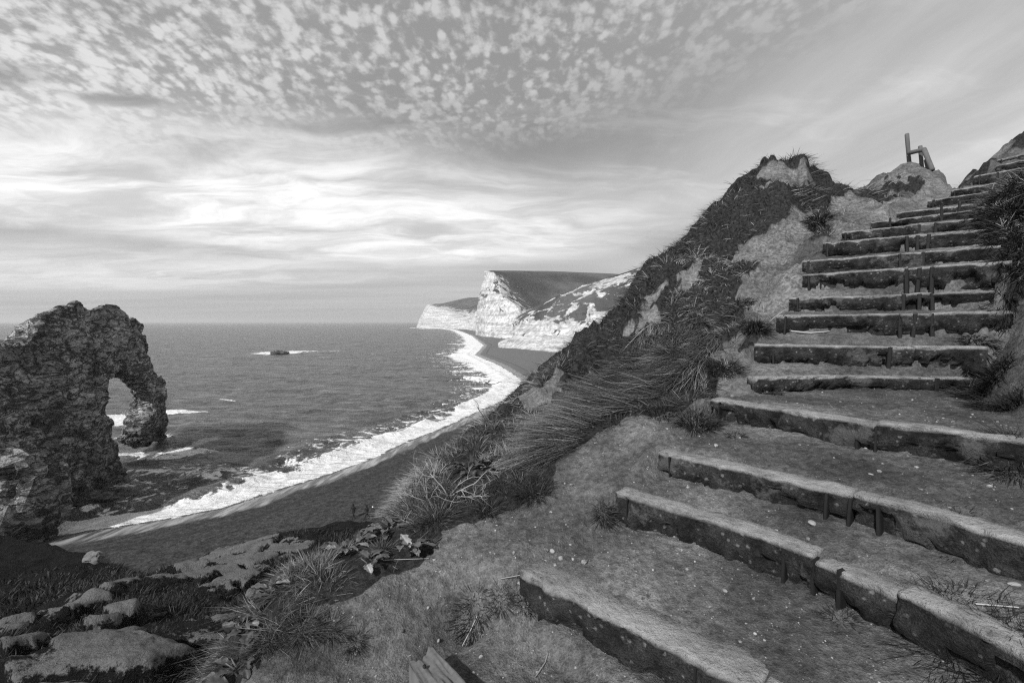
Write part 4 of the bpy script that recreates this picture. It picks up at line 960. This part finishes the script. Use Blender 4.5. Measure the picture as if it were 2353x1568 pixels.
def tuft(px_, py_, rad_, n, L, sh, label, dark=True, cat='grass tuft', seed=0, flatn=.5, name='grass_tuft'):
    c = hit(px_, py_); g2 = np.random.default_rng(seed + 500)
    rr = rad_ * np.sqrt(g2.uniform(0, 1, n)); th = g2.uniform(0, 2 * math.pi, n); x = c[0] + rr * np.cos(th); y = c[1] + rr * np.sin(th); z = H(x, y)
    out = np.stack([np.cos(th) * rr / rad_, np.sin(th) * rr / rad_, np.zeros(n)], 1); nn_ = normals(np.array([c[0]]), np.array([c[1]]))[0]
    dist = np.hypot(c[0], c[1])
    o = blades(name, np.stack([x, y, z - .008], 1) - c, np.tile(nn_ * .9, (n, 1)), L * .75 * g2.uniform(.45, 1.25, n), np.clip(.0011 * dist, .0016, .007) * g2.uniform(.7, 1.2, n), out * .8, np.clip(sh * np.exp(g2.normal(0, .5, n)), .006, .4), droop=.8, spread=.3, seed=seed + 60)
    o.location = tuple(c); return tag(o, label, cat, 'grass tufts on the bare earth')
TU = [(820, 1472, .032, 260, .075, .022, 'small dark round tuft alone on the bare bank at the bottom left of centre'),
      (700, 1440, .07, 420, .11, .05, 'spiky tuft at the lower rim of the left bank'),
      (620, 1470, .06, 320, .11, .05, 'tuft hanging over the left edge of the bare bank near the bottom'),
      (760, 1440, .05, 260, .09, .035, 'dark tuft between the spiky one and the lone round one'),
      (1085, 1420, .08, 520, .10, .014, 'black mossy tuft in the hollow above the broken timber'),
      (1215, 1390, .06, 420, .08, .014, 'black tuft under the left end of the lowest step'),
      (1150, 1375, .05, 260, .07, .02, 'low dark tuft between the two black ones by the lowest step'),
      (1388, 1180, .05, 300, .09, .022, 'dark tuft against the left end of the second step'),
      (1230, 1135, .10, 520, .13, .016, 'dense dark tuft at the lower edge of the hillside grass'),
      (1120, 1170, .08, 360, .12, .03, 'grass tuft beside the dense dark one on the rim of the bare bank'),
      (1600, 970, .12, 700, .15, .013, 'large dark hanging tuft at the left end of the fourth step'),
      (1520, 945, .12, 500, .10, .010, 'black turf overhang above the bare hollow'),
      (1690, 1000, .05, 160, .06, .02, 'little tuft at the foot of the fourth step'),
      (1775, 905, .05, 200, .07, .02, 'little tuft at the left end of the fifth step'),
      (1660, 845, .14, 600, .14, .022, 'tuft on the turf edge below the worn path'),
      (1735, 745, .10, 500, .14, .014, 'dark tuft standing at the left end of the seventh step'),
      (1715, 700, .07, 300, .10, .014, 'small dark tuft above the one beside the seventh step'),
      (1610, 880, .12, 500, .13, .025, 'spiky tuft low on the turf edge'),
      (2245, 815, .10, 420, .12, .010, 'dark tuft at the right end of the sixth step'),
      (2265, 890, .14, 900, .20, .010, 'big black tuft at the right end of the fifth step'),
      (2320, 935, .14, 700, .18, .012, 'black tuft at the right edge below the big one'),
      (2330, 1080, .12, 600, .18, .03, 'straggly tuft with pale stalks at the right edge by the third step'),
      (2300, 1045, .07, 260, .10, .012, 'low dark tuft at the foot of the fourth step near the right edge'),
      (2205, 1262, .07, 260, .08, .012, 'dark tuft under the second step near the right'),
      (1925, 1420, .05, 220, .06, .015, 'dark tuft below the notch of the second step'),
      (2200, 1500, .16, 900, .12, .012, 'wide black tuft at the bottom right under the second step'),
      (2310, 1545, .12, 700, .13, .014, 'black tuft in the bottom right corner'),
      (1880, 505, .14, 400, .16, .012, 'dark clump on the edge above the pale gully'),
      (2310, 620, .12, 420, .14, .02, 'tuft at the foot of the grassy bank by the ninth step')]
for k, t_ in enumerate(TU): tuft(*t_, seed=k)
# right-hand grassy bank: thick long grass
x, y, r = scatter(120000, 36, 60, 4.2, 9.5); zz = H(x, y); u, v = proj(np.stack([x, y, zz], 1)); cl = fbm(xy3(x, y), 3, 4, .6, 170)
m = (softpoly(u + cl * 12, v + cl * 12, V4, 8) > g.uniform(.2, 1, len(x))) & (r < 7.5) & (g.uniform(0, 1, len(x)) < .55)
x, y, r, zz, cl = x[m], y[m], r[m], zz[m], cl[m]; n = len(x); nrm = normals(x, y, .1)
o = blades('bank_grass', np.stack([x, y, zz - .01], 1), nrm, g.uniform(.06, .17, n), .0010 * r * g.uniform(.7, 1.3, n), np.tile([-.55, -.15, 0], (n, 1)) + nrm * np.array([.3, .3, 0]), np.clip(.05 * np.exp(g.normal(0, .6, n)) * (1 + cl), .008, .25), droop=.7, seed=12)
tag(o, 'thick dark grass on the bank at the right of the upper steps', 'grass', kind='stuff')

# broad-leaved plants
def leaf_mesh(c, d, up_, L, W, sh, seed):
    g2 = np.random.default_rng(seed); nl_, nw = 11, 7; d = d / np.linalg.norm(d); s_ = np.cross(d, up_); s_ /= np.linalg.norm(s_) + 1e-9; n_ = np.cross(s_, d)
    vs = []; lob = g2.uniform(0, 6)
    for i in range(nl_):
        t = i / (nl_ - 1); wt = W * (math.sin(math.pi * min(1, t * .92 + .05)) ** .6) * (1 + .28 * math.sin(t * 21 + lob)) * (.35 if t < .12 else 1)
        cen = c + d * L * t + n_ * L * (.30 * t - .55 * t * t)
        for j in range(nw):
            q_ = (j / (nw - 1) - .5) * 2
            vs.append(cen + s_ * q_ * wt * .5 + n_ * (abs(q_) * .22 * W + .09 * W * math.sin(q_ * 5 + t * 14 + lob) * abs(q_)) + d * (.05 * L * math.sin(q_ * 7 + lob) * abs(q_)))
    shd = [sh * (1.9 if abs(j - 3) < 1 else 1.0) * g2.uniform(.85, 1.15) for i in range(nl_) for j in range(nw)]
    return np.array(vs), gridfaces(nl_, nw), shd
def plant(px_, py_, n, L, label, sh=.05, pale=.12, seed=0, spread=.10, upw=.6):
    c = hit(px_, py_); g2 = random.Random(seed); VV_, FF_, SS_ = [], [], []; k = 0
    root = empty('leafy_plant', tuple(c), label, 'plant', 'broad-leaved plants on the rim')
    for i in range(n):
        th = g2.uniform(0, 2 * math.pi); rr = spread * math.sqrt(g2.random()); x_, y_ = c[0] + rr * math.cos(th), c[1] + rr * math.sin(th); z_ = float(H(x_, y_)[0])
        th2 = th + g2.uniform(-.9, .9); d = np.array([math.cos(th2), math.sin(th2), g2.uniform(.0, upw) + .1]); Lk = L * g2.uniform(.6, 1.15)
        v_, f_, s_ = leaf_mesh(np.array([x_, y_, z_ + .01 + g2.random() * L * .35]) - c, d, np.array([g2.uniform(-.3, .3), g2.uniform(-.3, .3), 1]), Lk, Lk * g2.uniform(.4, .62), (sh if g2.random() > pale else .13) * g2.uniform(.5, 1.6), seed * 50 + i)
        VV_.append(v_); FF_.append(f_ + k); SS_ += s_; k += len(v_)
    mk('leaves', np.concatenate(VV_), np.concatenate(FF_), M_LEAF, root, {'shade': SS_})
    st = []
    for i in range(3):
        th = g2.uniform(0, 6.28); st.append(([(0, 0, -.02), (math.cos(th) * .02, math.sin(th) * .02, L * .25), (math.cos(th) * .05, math.sin(th) * .05, L * .5)], [.006, .005, .003]))
    tubes('stem', st, M_LEAF, root, .08)
    return root
def tubes(name, paths, mat_, parent=None, shade=.1, ns=5):
    VV_, FF_, k = [], [], 0
    for pts_, rads in paths:
        pts_ = np.array(pts_, float); n = len(pts_)
        for i in range(n):
            a = pts_[min(i + 1, n - 1)] - pts_[max(i - 1, 0)]; a = a / (np.linalg.norm(a) + 1e-9); s1 = np.cross(a, [.3, .2, 1]) ; s1 /= np.linalg.norm(s1) + 1e-9; s2 = np.cross(a, s1)
            for j in range(ns): VV_.append(pts_[i] + (s1 * math.cos(j * 2 * math.pi / ns) + s2 * math.sin(j * 2 * math.pi / ns)) * rads[i])
        for i in range(n - 1):
            for j in range(ns): FF_.append([k + i * ns + j, k + i * ns + (j + 1) % ns, k + (i + 1) * ns + (j + 1) % ns, k + (i + 1) * ns + j])
        for e, b0 in ((0, k), (1, k + (n - 1) * ns)):
            FF_.append([b0, b0 + 1, b0 + 2, b0 + 3]); FF_.append([b0, b0 + 3, b0 + 4, b0 + 4]) if False else None
        k += n * ns
    return mk(name, np.array(VV_), np.array(FF_), mat_, parent, {'shade': np.full(k, shade)})
for k, a in enumerate([(795, 1268, 20, .12, 'big clump of ragged dark leaves with one bright pale leaf on the rim', .05, .10, .09),
                       (850, 1300, 9, .11, 'leafy clump with curled edges just right of the biggest one', .045, .12, .05),
                       (945, 1275, 9, .13, 'flat rosette of long leaves with pale ribs on the bare bank', .07, .30, .03),
                       (885, 1225, 12, .12, 'leafy plant on the rim in front of the walkers on the beach', .045, .06, .10),
                       (1075, 1085, 14, .14, 'dark low leafy patch behind the dead bush', .03, .04, .14),
                       (620, 1365, 10, .11, 'leafy plant low on the rim below the pale grass clump', .05, .10, .06),
                       (565, 1450, 12, .12, 'plant with twisted dark leaves hanging over the left edge', .03, .06, .07),
                       (548, 1545, 10, .12, 'dark curled leaves at the bottom edge, lowest of the leafy plants', .03, .04, .06)]):
    plant(a[0], a[1], a[2] + 4, a[3] * .8, a[4], a[5] * 1.3, a[6], seed=k + 3, spread=a[7])
tuft(710, 1300, .09, 900, .10, .11, 'pale bleached grass clump on the rim left of the ragged leaves', seed=70)
tuft(660, 1345, .08, 420, .10, .08, 'bleached grass drooping over the rim below the pale clump', seed=71)
tuft(940, 1180, .12, 700, .12, .05, 'tall thin grass clump on the rim beside the dead bush', seed=72)
tuft(1000, 1190, .11, 600, .10, .03, 'dark grass clump in front of the dead bush', seed=73)
tuft(880, 1260, .06, 300, .11, .05, 'grass growing up through the leaves on the rim', seed=74)

def branchy(px_, py_, label, seed, nb=5, L=.22, r0=.006, shade=.30, lean=(-.2, -.1, .9), cat='dead bush', name='dead_bush', gen=3, wob=.5, tilt=1.0):
    c = hit(px_, py_); rr = random.Random(seed); paths = []
    def grow(p, d, Lk, rd, gk):
        pts_ = [p]; n = 6
        for i in range(n):
            d = d + np.array([rr.gauss(0, wob * .3) for _ in range(3)]); d = d / np.linalg.norm(d); pts_.append(pts_[-1] + d * Lk / n)
        paths.append((pts_, [rd * (1 - .55 * i / n) for i in range(n + 1)]))
        if gk > 0:
            for _ in range(rr.choice([2, 2, 3])):
                i = rr.randint(2, n); d2 = d + np.array([rr.gauss(0, .75) for _ in range(3)]); grow(pts_[i], d2 / np.linalg.norm(d2), Lk * rr.uniform(.5, .8), rd * .55, gk - 1)
    for _ in range(nb):
        d = np.array(lean) + np.array([rr.gauss(0, .55 * tilt), rr.gauss(0, .55 * tilt), rr.gauss(0, .2)]); grow(np.array([0., 0, -.02]), d / np.linalg.norm(d), L * rr.uniform(.7, 1.2), r0, gen)
    o = tubes(name, paths, M_BLADE, None, shade); o.location = tuple(c); return tag(o, label, cat)
branchy(1030, 1140, 'pale bare twiggy dead bush leaning over the rim above the beach', 2, nb=5, L=.24, r0=.0055, shade=.30, lean=(.3, 0, .5))
branchy(985, 1150, 'dead bush with thin upright pale twigs, left of the leaning one', 5, nb=5, L=.24, r0=.003, shade=.24, lean=(-.15, 0, 1.1), gen=2)
branchy(905, 1125, 'tall thin leafless stalks against the dark beach', 8, nb=4, L=.30, r0=.0018, shade=.16, lean=(-.1, 0, 1.5), gen=2, cat='stalks', name='dry_stalks', wob=.3)
branchy(1065, 1035, 'thin dark twig standing up against the surf', 9, nb=2, L=.30, r0=.0022, shade=.03, lean=(.05, 0, 1.5), gen=2, cat='stalks', name='dry_stalks', wob=.3)
branchy(1135, 985, 'short forked dead stump twig on the slope below the surf line', 14, nb=2, L=.26, r0=.006, shade=.06, lean=(0, 0, 1.2), gen=1, cat='twig', name='dead_twig', wob=.5)
branchy(1240, 985, 'pale upright broken stalk in the grass of the slope', 16, nb=1, L=.22, r0=.007, shade=.2, lean=(0, 0, 1.2), gen=1, cat='twig', name='dead_twig', wob=.3)
branchy(1600, 590, 'pale curled dead twigs half buried in the upper hillside grass', 19, nb=4, L=.22, r0=.006, shade=.28, lean=(0, -.5, .5), gen=1, cat='twig', name='dead_twig')

def stick(pts_px, rad_, label, shade=.34, lift=.01, sag=0):
    ps = [hit(a, b) for a, b in pts_px]; c = ps[0]; pp = []
    for i in range(len(ps) - 1):
        for t in np.linspace(0, 1, 4, endpoint=False): q_ = ps[i] * (1 - t) + ps[i + 1] * t; pp.append(q_)
    pp.append(ps[-1]); pp = [np.array([q_[0], q_[1], max(q_[2], float(H(q_[0], q_[1])[0])) + lift]) - c for q_ in pp]
    o = tubes('straw', [(pp, [rad_ * (1 - .5 * i / len(pp)) for i in range(len(pp))])], M_BLADE, None, shade); o.location = tuple(c); return tag(o, label, 'straw')
stick([(1783, 752), (1820, 763), (1862, 767), (1905, 765)], .009, 'pale curved stick lying at the foot of the seventh step', .40)
stick([(1062, 1487), (1082, 1450), (1096, 1420)], .0026, 'pale straight straw leaning beside the broken timber', .42)
stick([(2215, 1026), (2290, 1022), (2345, 1012)], .004, 'pale straw lying at the right edge below the fourth step', .42)
stick([(2240, 1395), (2340, 1402)], .003, 'thin pale straw on the tread at the right edge', .36)
stick([(1150, 1333), (1240, 1322)], .0022, 'thin straw beside the pebbles near the lowest step', .3)
stick([(880, 1290), (985, 1287)], .0022, 'thin pale straw on the bare bank right of the rosette', .32)
stick([(2085, 1390), (2160, 1410)], .003, 'dark twig fragment on the tread above the second step', .02)
stick([(1230, 1560), (1252, 1528), (1258, 1505)], .002, 'forked straw on the earth at the bottom', .3)

# ------------------------------------------------------------------ stones
def stone(px_, py_, size, label, seed, flatz=.55):
    c = hit(px_, py_); bm = bmesh.new(); bmesh.ops.create_icosphere(bm, subdivisions=3, radius=1); v_ = np.array([q_.co[:] for q_ in bm.verts]); F_ = np.array([[q_.index for q_ in f.verts] for f in bm.faces]); bm.free()
    v_ = v_ * (1 + fbm(v_ + seed, .9, 3, .5, seed)[:, None] * .45) * np.array([size, size * .75, size * flatz]); o = mk('stone', v_, F_, M_STONE); o.location = (c[0], c[1], c[2] + size * flatz * .25); o.rotation_euler = (.2, .1, seed); return tag(o, label, 'stone', 'loose stones on the treads')
for k, a in enumerate([(1866, 1202, .026, 'flat angular pale stone on the tread between the second and third steps', .35), (1268, 1268, .016, 'largest round pebble beside the worn bank above the lowest step', .8), (1288, 1284, .013, 'white pointed flint beside the round pebble', 1.1),
                       (1275, 1300, .011, 'dark egg-shaped pebble below the round one', .8), (1316, 1285, .010, 'small oval pebble right of the white flint', .7), (1310, 1252, .007, 'little white chip above the pebble group', .6), (818, 1502, .010, 'white pebble under the lone round tuft', .7),
                       (2000, 1090, .016, 'pale flat chip on the third tread', .3), (2330, 1345, .018, 'pale oval chip near the right edge', .4), (1105, 1510, .010, 'pale chip on the earth right of the broken timber', .6), (1500, 1310, .008, 'small white chip on the tread above the lowest step', .6),
                       (1870, 1270 + 95, .009, 'small white chip below the notched step', .6), (1580, 870 + 250, .012, 'grey pebble at the left of the second tread', .6), (2180, 868 + 18, .03, 'pale lump of chalk on the rim beyond the fifth step', .5)]):
    stone(a[0], a[1], a[2], a[3], k + 1, a[4])
x, y, r = scatter(7000, -22, 58, 1.3, 7.5); zz = H(x, y); veg = H(x, y, VG); cl = fbm(xy3(x, y), 2.2, 3, .6, 190)
m = (veg < .4) & (H(x, y, ISF) < .5) & (cl > g.uniform(-.6, .4, len(x))); x, y, r, zz = x[m], y[m], r[m], zz[m]; n = len(x)
bm = bmesh.new(); bmesh.ops.create_icosphere(bm, subdivisions=1, radius=1); iv_ = np.array([q_.co[:] for q_ in bm.verts]); iF = np.array([[q_.index for q_ in f.verts] for f in bm.faces]); bm.free()
sz_ = np.exp(g.normal(math.log(.0030), .62, n)) * np.clip(r / 2.2, .7, 1.3); dirn = g.uniform(.45, 1, (n, 1, 3)); th = g.uniform(0, 6.28, n)
vv_ = iv_[None] * dirn * sz_[:, None, None] * (1 + g.uniform(-.2, .2, (n, len(iv_), 1))); cx_, sx_ = np.cos(th)[:, None], np.sin(th)[:, None]
vv_ = np.stack([vv_[..., 0] * cx_ - vv_[..., 1] * sx_, vv_[..., 0] * sx_ + vv_[..., 1] * cx_, vv_[..., 2] * .7], -1) + np.stack([x, y, zz + sz_ * .2], 1)[:, None]
tag(mk('pebbles', vv_.reshape(-1, 3), (iF[None] + (np.arange(n) * len(iv_))[:, None, None]).reshape(-1, 3), mat('pebble', lambda t, pos, b: (t.mix(t.ramp(t.noise(pos, 14, 4, .7), .3, .75), .03, .42), None), .8), smooth=False), 'small pebbles and chalk chips strewn over the treads', 'pebbles', kind='stuff')

# ------------------------------------------------------------------ broken timber at the bottom
def timber():
    zt = ZC - 1.385; c4 = [G(940, 1530, zt - .01), G(996, 1490, zt), G(1085, 1590, zt), G(1000, 1640, zt)]
    c = sum(c4) / 4; root = empty('broken_timber', (c[0], c[1], zt - .12), 'broken weathered timber end lying in the earth at the bottom edge', 'timber')
    nu_, nv_ = 60, 24; V_ = []; 
    for i in range(nu_):
        for j in range(nv_):
            t = i / (nu_ - 1); s_ = j / (nv_ - 1); a = c4[0] * (1 - s_) + c4[1] * s_; b_ = c4[3] * (1 - s_) + c4[2] * s_; V_.append(a * (1 - t) + b_ * t)
    V_ = np.array(V_); gro = fbm(np.stack([np.tile(np.linspace(0, 1, nv_), nu_) * 9, np.repeat(np.linspace(0, 1, nu_), nv_) * 1.2, np.zeros(len(V_))], 1), 1, 4, .6, 9)
    V_[:, 2] += gro * .02; jag = fbm(np.stack([np.tile(np.linspace(0, 1, nv_), nu_) * 6, np.zeros(len(V_)), np.zeros(len(V_))], 1), 1, 3, .6, 4)
    tt = np.repeat(np.linspace(0, 1, nu_), nv_); ax = (c4[3] - c4[0]) / np.linalg.norm(c4[3] - c4[0]); V_ += ax[None] * (jag * .05 * (1 - tt) ** 3)[:, None]
    bot = V_.copy(); bot[:, 2] = zt - .14; Vt = np.concatenate([V_, bot]); F_ = gridfaces(nu_, nv_); N_ = nu_ * nv_; sd4 = []
    bd = [j for j in range(nv_)] + [i * nv_ + nv_ - 1 for i in range(1, nu_)] + [(nu_ - 1) * nv_ + j for j in range(nv_ - 2, -1, -1)] + [i * nv_ for i in range(nu_ - 2, 0, -1)]
    for a, b_ in zip(bd, bd[1:] + bd[:1]): sd4.append([a, b_, b_ + N_, a + N_])
    mk('plank', Vt - np.array(root.location), [F_, np.array(sd4)], M_WOOD, root)
    p = G(975, 1530, zt + .006) - np.array(root.location); tubes('bolt', [([p + np.array([0, 0, -.03]), p + np.array([0, 0, .006])], [.008, .007])], M_STAKE, root, .02, 5)
timber()

# ------------------------------------------------------------------ handrail on the mound
def rod(name, a, b, r_, parent, n=14, cap=.9):
    a, b = np.array(a), np.array(b); ax = (b - a) / np.linalg.norm(b - a); s1 = np.cross(ax, [.2, 1, .1]); s1 /= np.linalg.norm(s1); s2 = np.cross(ax, s1); V_ = []
    ts = [0, .02, .25, .5, .75, .98, 1]
    for i, t in enumerate(ts):
        rr = r_ * (.8 if t in (0, 1) else 1 + .03 * math.sin(9 * t))
        for j in range(n): V_.append(a + (b - a) * t + (s1 * math.cos(2 * math.pi * j / n) + s2 * math.sin(2 * math.pi * j / n)) * rr)
    V_ += [a, b]; Fq, Ft = [], []; m = len(ts)
    for i in range(m - 1):
        for j in range(n): Fq.append([i * n + j, i * n + (j + 1) % n, (i + 1) * n + (j + 1) % n, (i + 1) * n + j])
    for j in range(n): Ft.append([(j + 1) % n, j, m * n]); Ft.append([(m - 1) * n + j, (m - 1) * n + (j + 1) % n, m * n + 1])
    return mk(name, np.array(V_) - np.array(parent.location), [np.array(Fq), np.array(Ft)], M_WOOD, parent)
hb = P(2110, 389, 9.3); rail = empty('handrail', tuple(hb), 'broken wooden handrail with round posts standing on the mound against the sky', 'handrail')
rod('post', P(2090.5, 400, 9.4), P(2082.8, 307, 9.4), .036, rail); rod('post', P(2118.5, 402, 9.2), P(2113.5, 335, 9.2), .034, rail)
rod('post', P(2135, 402, 9.0), P(2127, 366, 9.05), .036, rail)
rod('rail', P(2086, 352, 9.33), P(2125, 343, 9.0), .041, rail); rod('rail', P(2122, 342, 9.02), P(2142, 392, 8.8), .041, rail)

# ------------------------------------------------------------------ three walkers on the beach
def person(px_, py_, Ht, rz, label, hat=None, seed=0):
    r_ = ray(px_, py_); k = 54.0
    for _ in range(30):
        z_ = float(beach_z(np.array([r_[0] * k]), np.array([r_[1] * k]))[0]); k = (z_ - ZC) / r_[2]
    loc = (r_[0] * k, r_[1] * k, z_); root = empty('person', loc, label, 'person', None, rz); s = Ht / 1.75; rr = random.Random(seed)
    st = .32 + rr.uniform(-.05, .08); V_ = []; E_ = []; Rd = []
    def jn(p, r__, par=None):
        V_.append(tuple(np.array(p) * s)); Rd.append(r__ * s)
        if par is not None: E_.append((par, len(V_) - 1))
        return len(V_) - 1
    pel = jn((0, 0, .93), .16); waist = jn((0, .0, 1.1), .15, pel); ch = jn((0, .02, 1.33), .18, waist); nk = jn((0, .03, 1.49), .07, ch); hd = jn((0, .05, 1.60), .095, nk); jn((0, .045, 1.70), .085, hd); jn((0, .15, 1.60), .02, hd)
    for sd_, ph in ((-1, 1), (1, -1)):
        hip = jn((sd_ * .10, 0, .86), .105, pel); kn = jn((sd_ * .11, ph * st * .45 + .05, .48), .070, hip); an = jn((sd_ * .11, ph * st - .02, .08), .045, kn); jn((sd_ * .12, ph * st + .14, .035), .035, an)
        sh_ = jn((sd_ * .18, .02, 1.40), .075, ch); el = jn((sd_ * .25, -ph * .12, 1.13), .055, sh_); wr = jn((sd_ * .25, -ph * .14 + .14, .93), .032, el); pm = jn((sd_ * .25, -ph * .14 + .18, .88), .032, wr)
        for f in range(5): jn((sd_ * (.25 + (.035 if f == 4 else (f - 1.5) * .014)), -ph * .14 + .22 - (.02 if f == 4 else 0), .80 + (.04 if f == 4 else .006 * abs(f - 1.5))), .009, pm)
    me = bpy.data.meshes.new('body'); me.from_pydata(V_, E_, []); o = bpy.data.objects.new('body', me); COL.objects.link(o); o.parent = root
    md = o.modifiers.new('skin', 'SKIN'); md.use_smooth_shade = True; sv = me.skin_vertices[0].data
    for i, r__ in enumerate(Rd): sv[i].radius = (r__, r__ * (.72 if i in (0, 1, 2) else 1))
    sv[0].use_root = True; o.modifiers.new('sub', 'SUBSURF').levels = 2; o.modifiers['sub'].render_levels = 2; me.materials.append(M_CLOTH)
    def lathe(name, prof, m_, c):
        n = 16; A = [(c[0] + r__ * math.cos(2 * math.pi * j / n), c[1] + r__ * math.sin(2 * math.pi * j / n) * .8, c[2] + z__) for z__, r__ in prof for j in range(n)]
        return mk(name, np.array(A) * s, gridfaces(len(prof), n).reshape(-1, 4)[:, :] if False else np.array([[i * n + j, i * n + (j + 1) % n, (i + 1) * n + (j + 1) % n, (i + 1) * n + j] for i in range(len(prof) - 1) for j in range(n)]), m_, root)
    lathe('coat', [(.72, .21), (.85, .205), (1.0, .185), (1.12, .18), (1.25, .215), (1.38, .235), (1.45, .16), (1.50, .09)], M_CLOTH, (0, 0, 0))
    if hat: lathe('hat', [(1.60, .115), (1.66, .12), (1.72, .105), (1.77, .06), (1.785, .001)], M_WHITE, (0, .04, 0))
    else: lathe('hair', [(1.52, .10), (1.58, .125), (1.66, .122), (1.73, .10), (1.78, .06), (1.80, .001)], M_HAIR, (0, .02, 0))
    return root
person(812, 1189, 1.72, R(160), 'walker in dark clothes striding along the beach, leftmost of the three', seed=1)
person(843, 1191, 1.68, R(130), 'middle walker in dark clothes on the beach with dark hair', seed=2)
person(857, 1192, 1.55, R(150), 'walker with a white hat on the beach, rightmost of the three', hat=True, seed=3)

# pale blocks half buried in the lower slope
for k, a in enumerate([(219, 1287, 33, (.75, .6, .6), 'small square pale boulder alone on the dark hillside above the beach')]):
    c = hit(a[0], a[1]); boulder('boulder', (c[0], c[1], c[2] + .1), a[3], 30 + k, a[4], 'boulder', mat('pale_boulder%d' % k, lambda t, pos, b: (t.math('MULTIPLY', t.mix(t.noise(pos, 2, 6, .65), .07, .22), t.mix(t.noise(pos, 12, 5, .7), .6, 1.4)), (t.noise(pos, 6, 6, .7), .8, .08)), .95, .1), rot=.4 * k)

M_BUSH = flat('bush_leaves', .02)
boulder('bush', P(1243, 636.5, 985), (15, 8, 3.2), 77, 'low dark bush alone on the flat grassy top of the tallest headland', 'bush', M_BUSH)
# ------------------------------------------------------------------ the air
def haze():
    x0, x1, y0, y1, z0, z1 = -62000, 62000, -3000, 62000, -8.0, 112.0
    V_ = np.array([(x_, y_, z_) for x_ in (x0, x1) for y_ in (y0, y1) for z_ in (z0, z1)], float)
    F_ = np.array([[0, 1, 3, 2], [4, 6, 7, 5], [0, 4, 5, 1], [2, 3, 7, 6], [0, 2, 6, 4], [1, 5, 7, 3]])
    m = bpy.data.materials.new('haze_air'); m.use_nodes = True; t = NT(m.node_tree); t.n.clear(); o_ = t.node('ShaderNodeOutputMaterial'); p_ = t.node('ShaderNodeVolumePrincipled')
    p_.inputs['Color'].default_value = (.92, .92, .92, 1); p_.inputs['Density'].default_value = .00013; p_.inputs['Anisotropy'].default_value = .3
    t.l.new(p_.outputs[0], o_.inputs['Volume'])
    tag(mk('haze', V_, F_, m, smooth=False), 'thin sea haze softening the distant headlands and horizon', 'haze', kind='stuff')
haze()
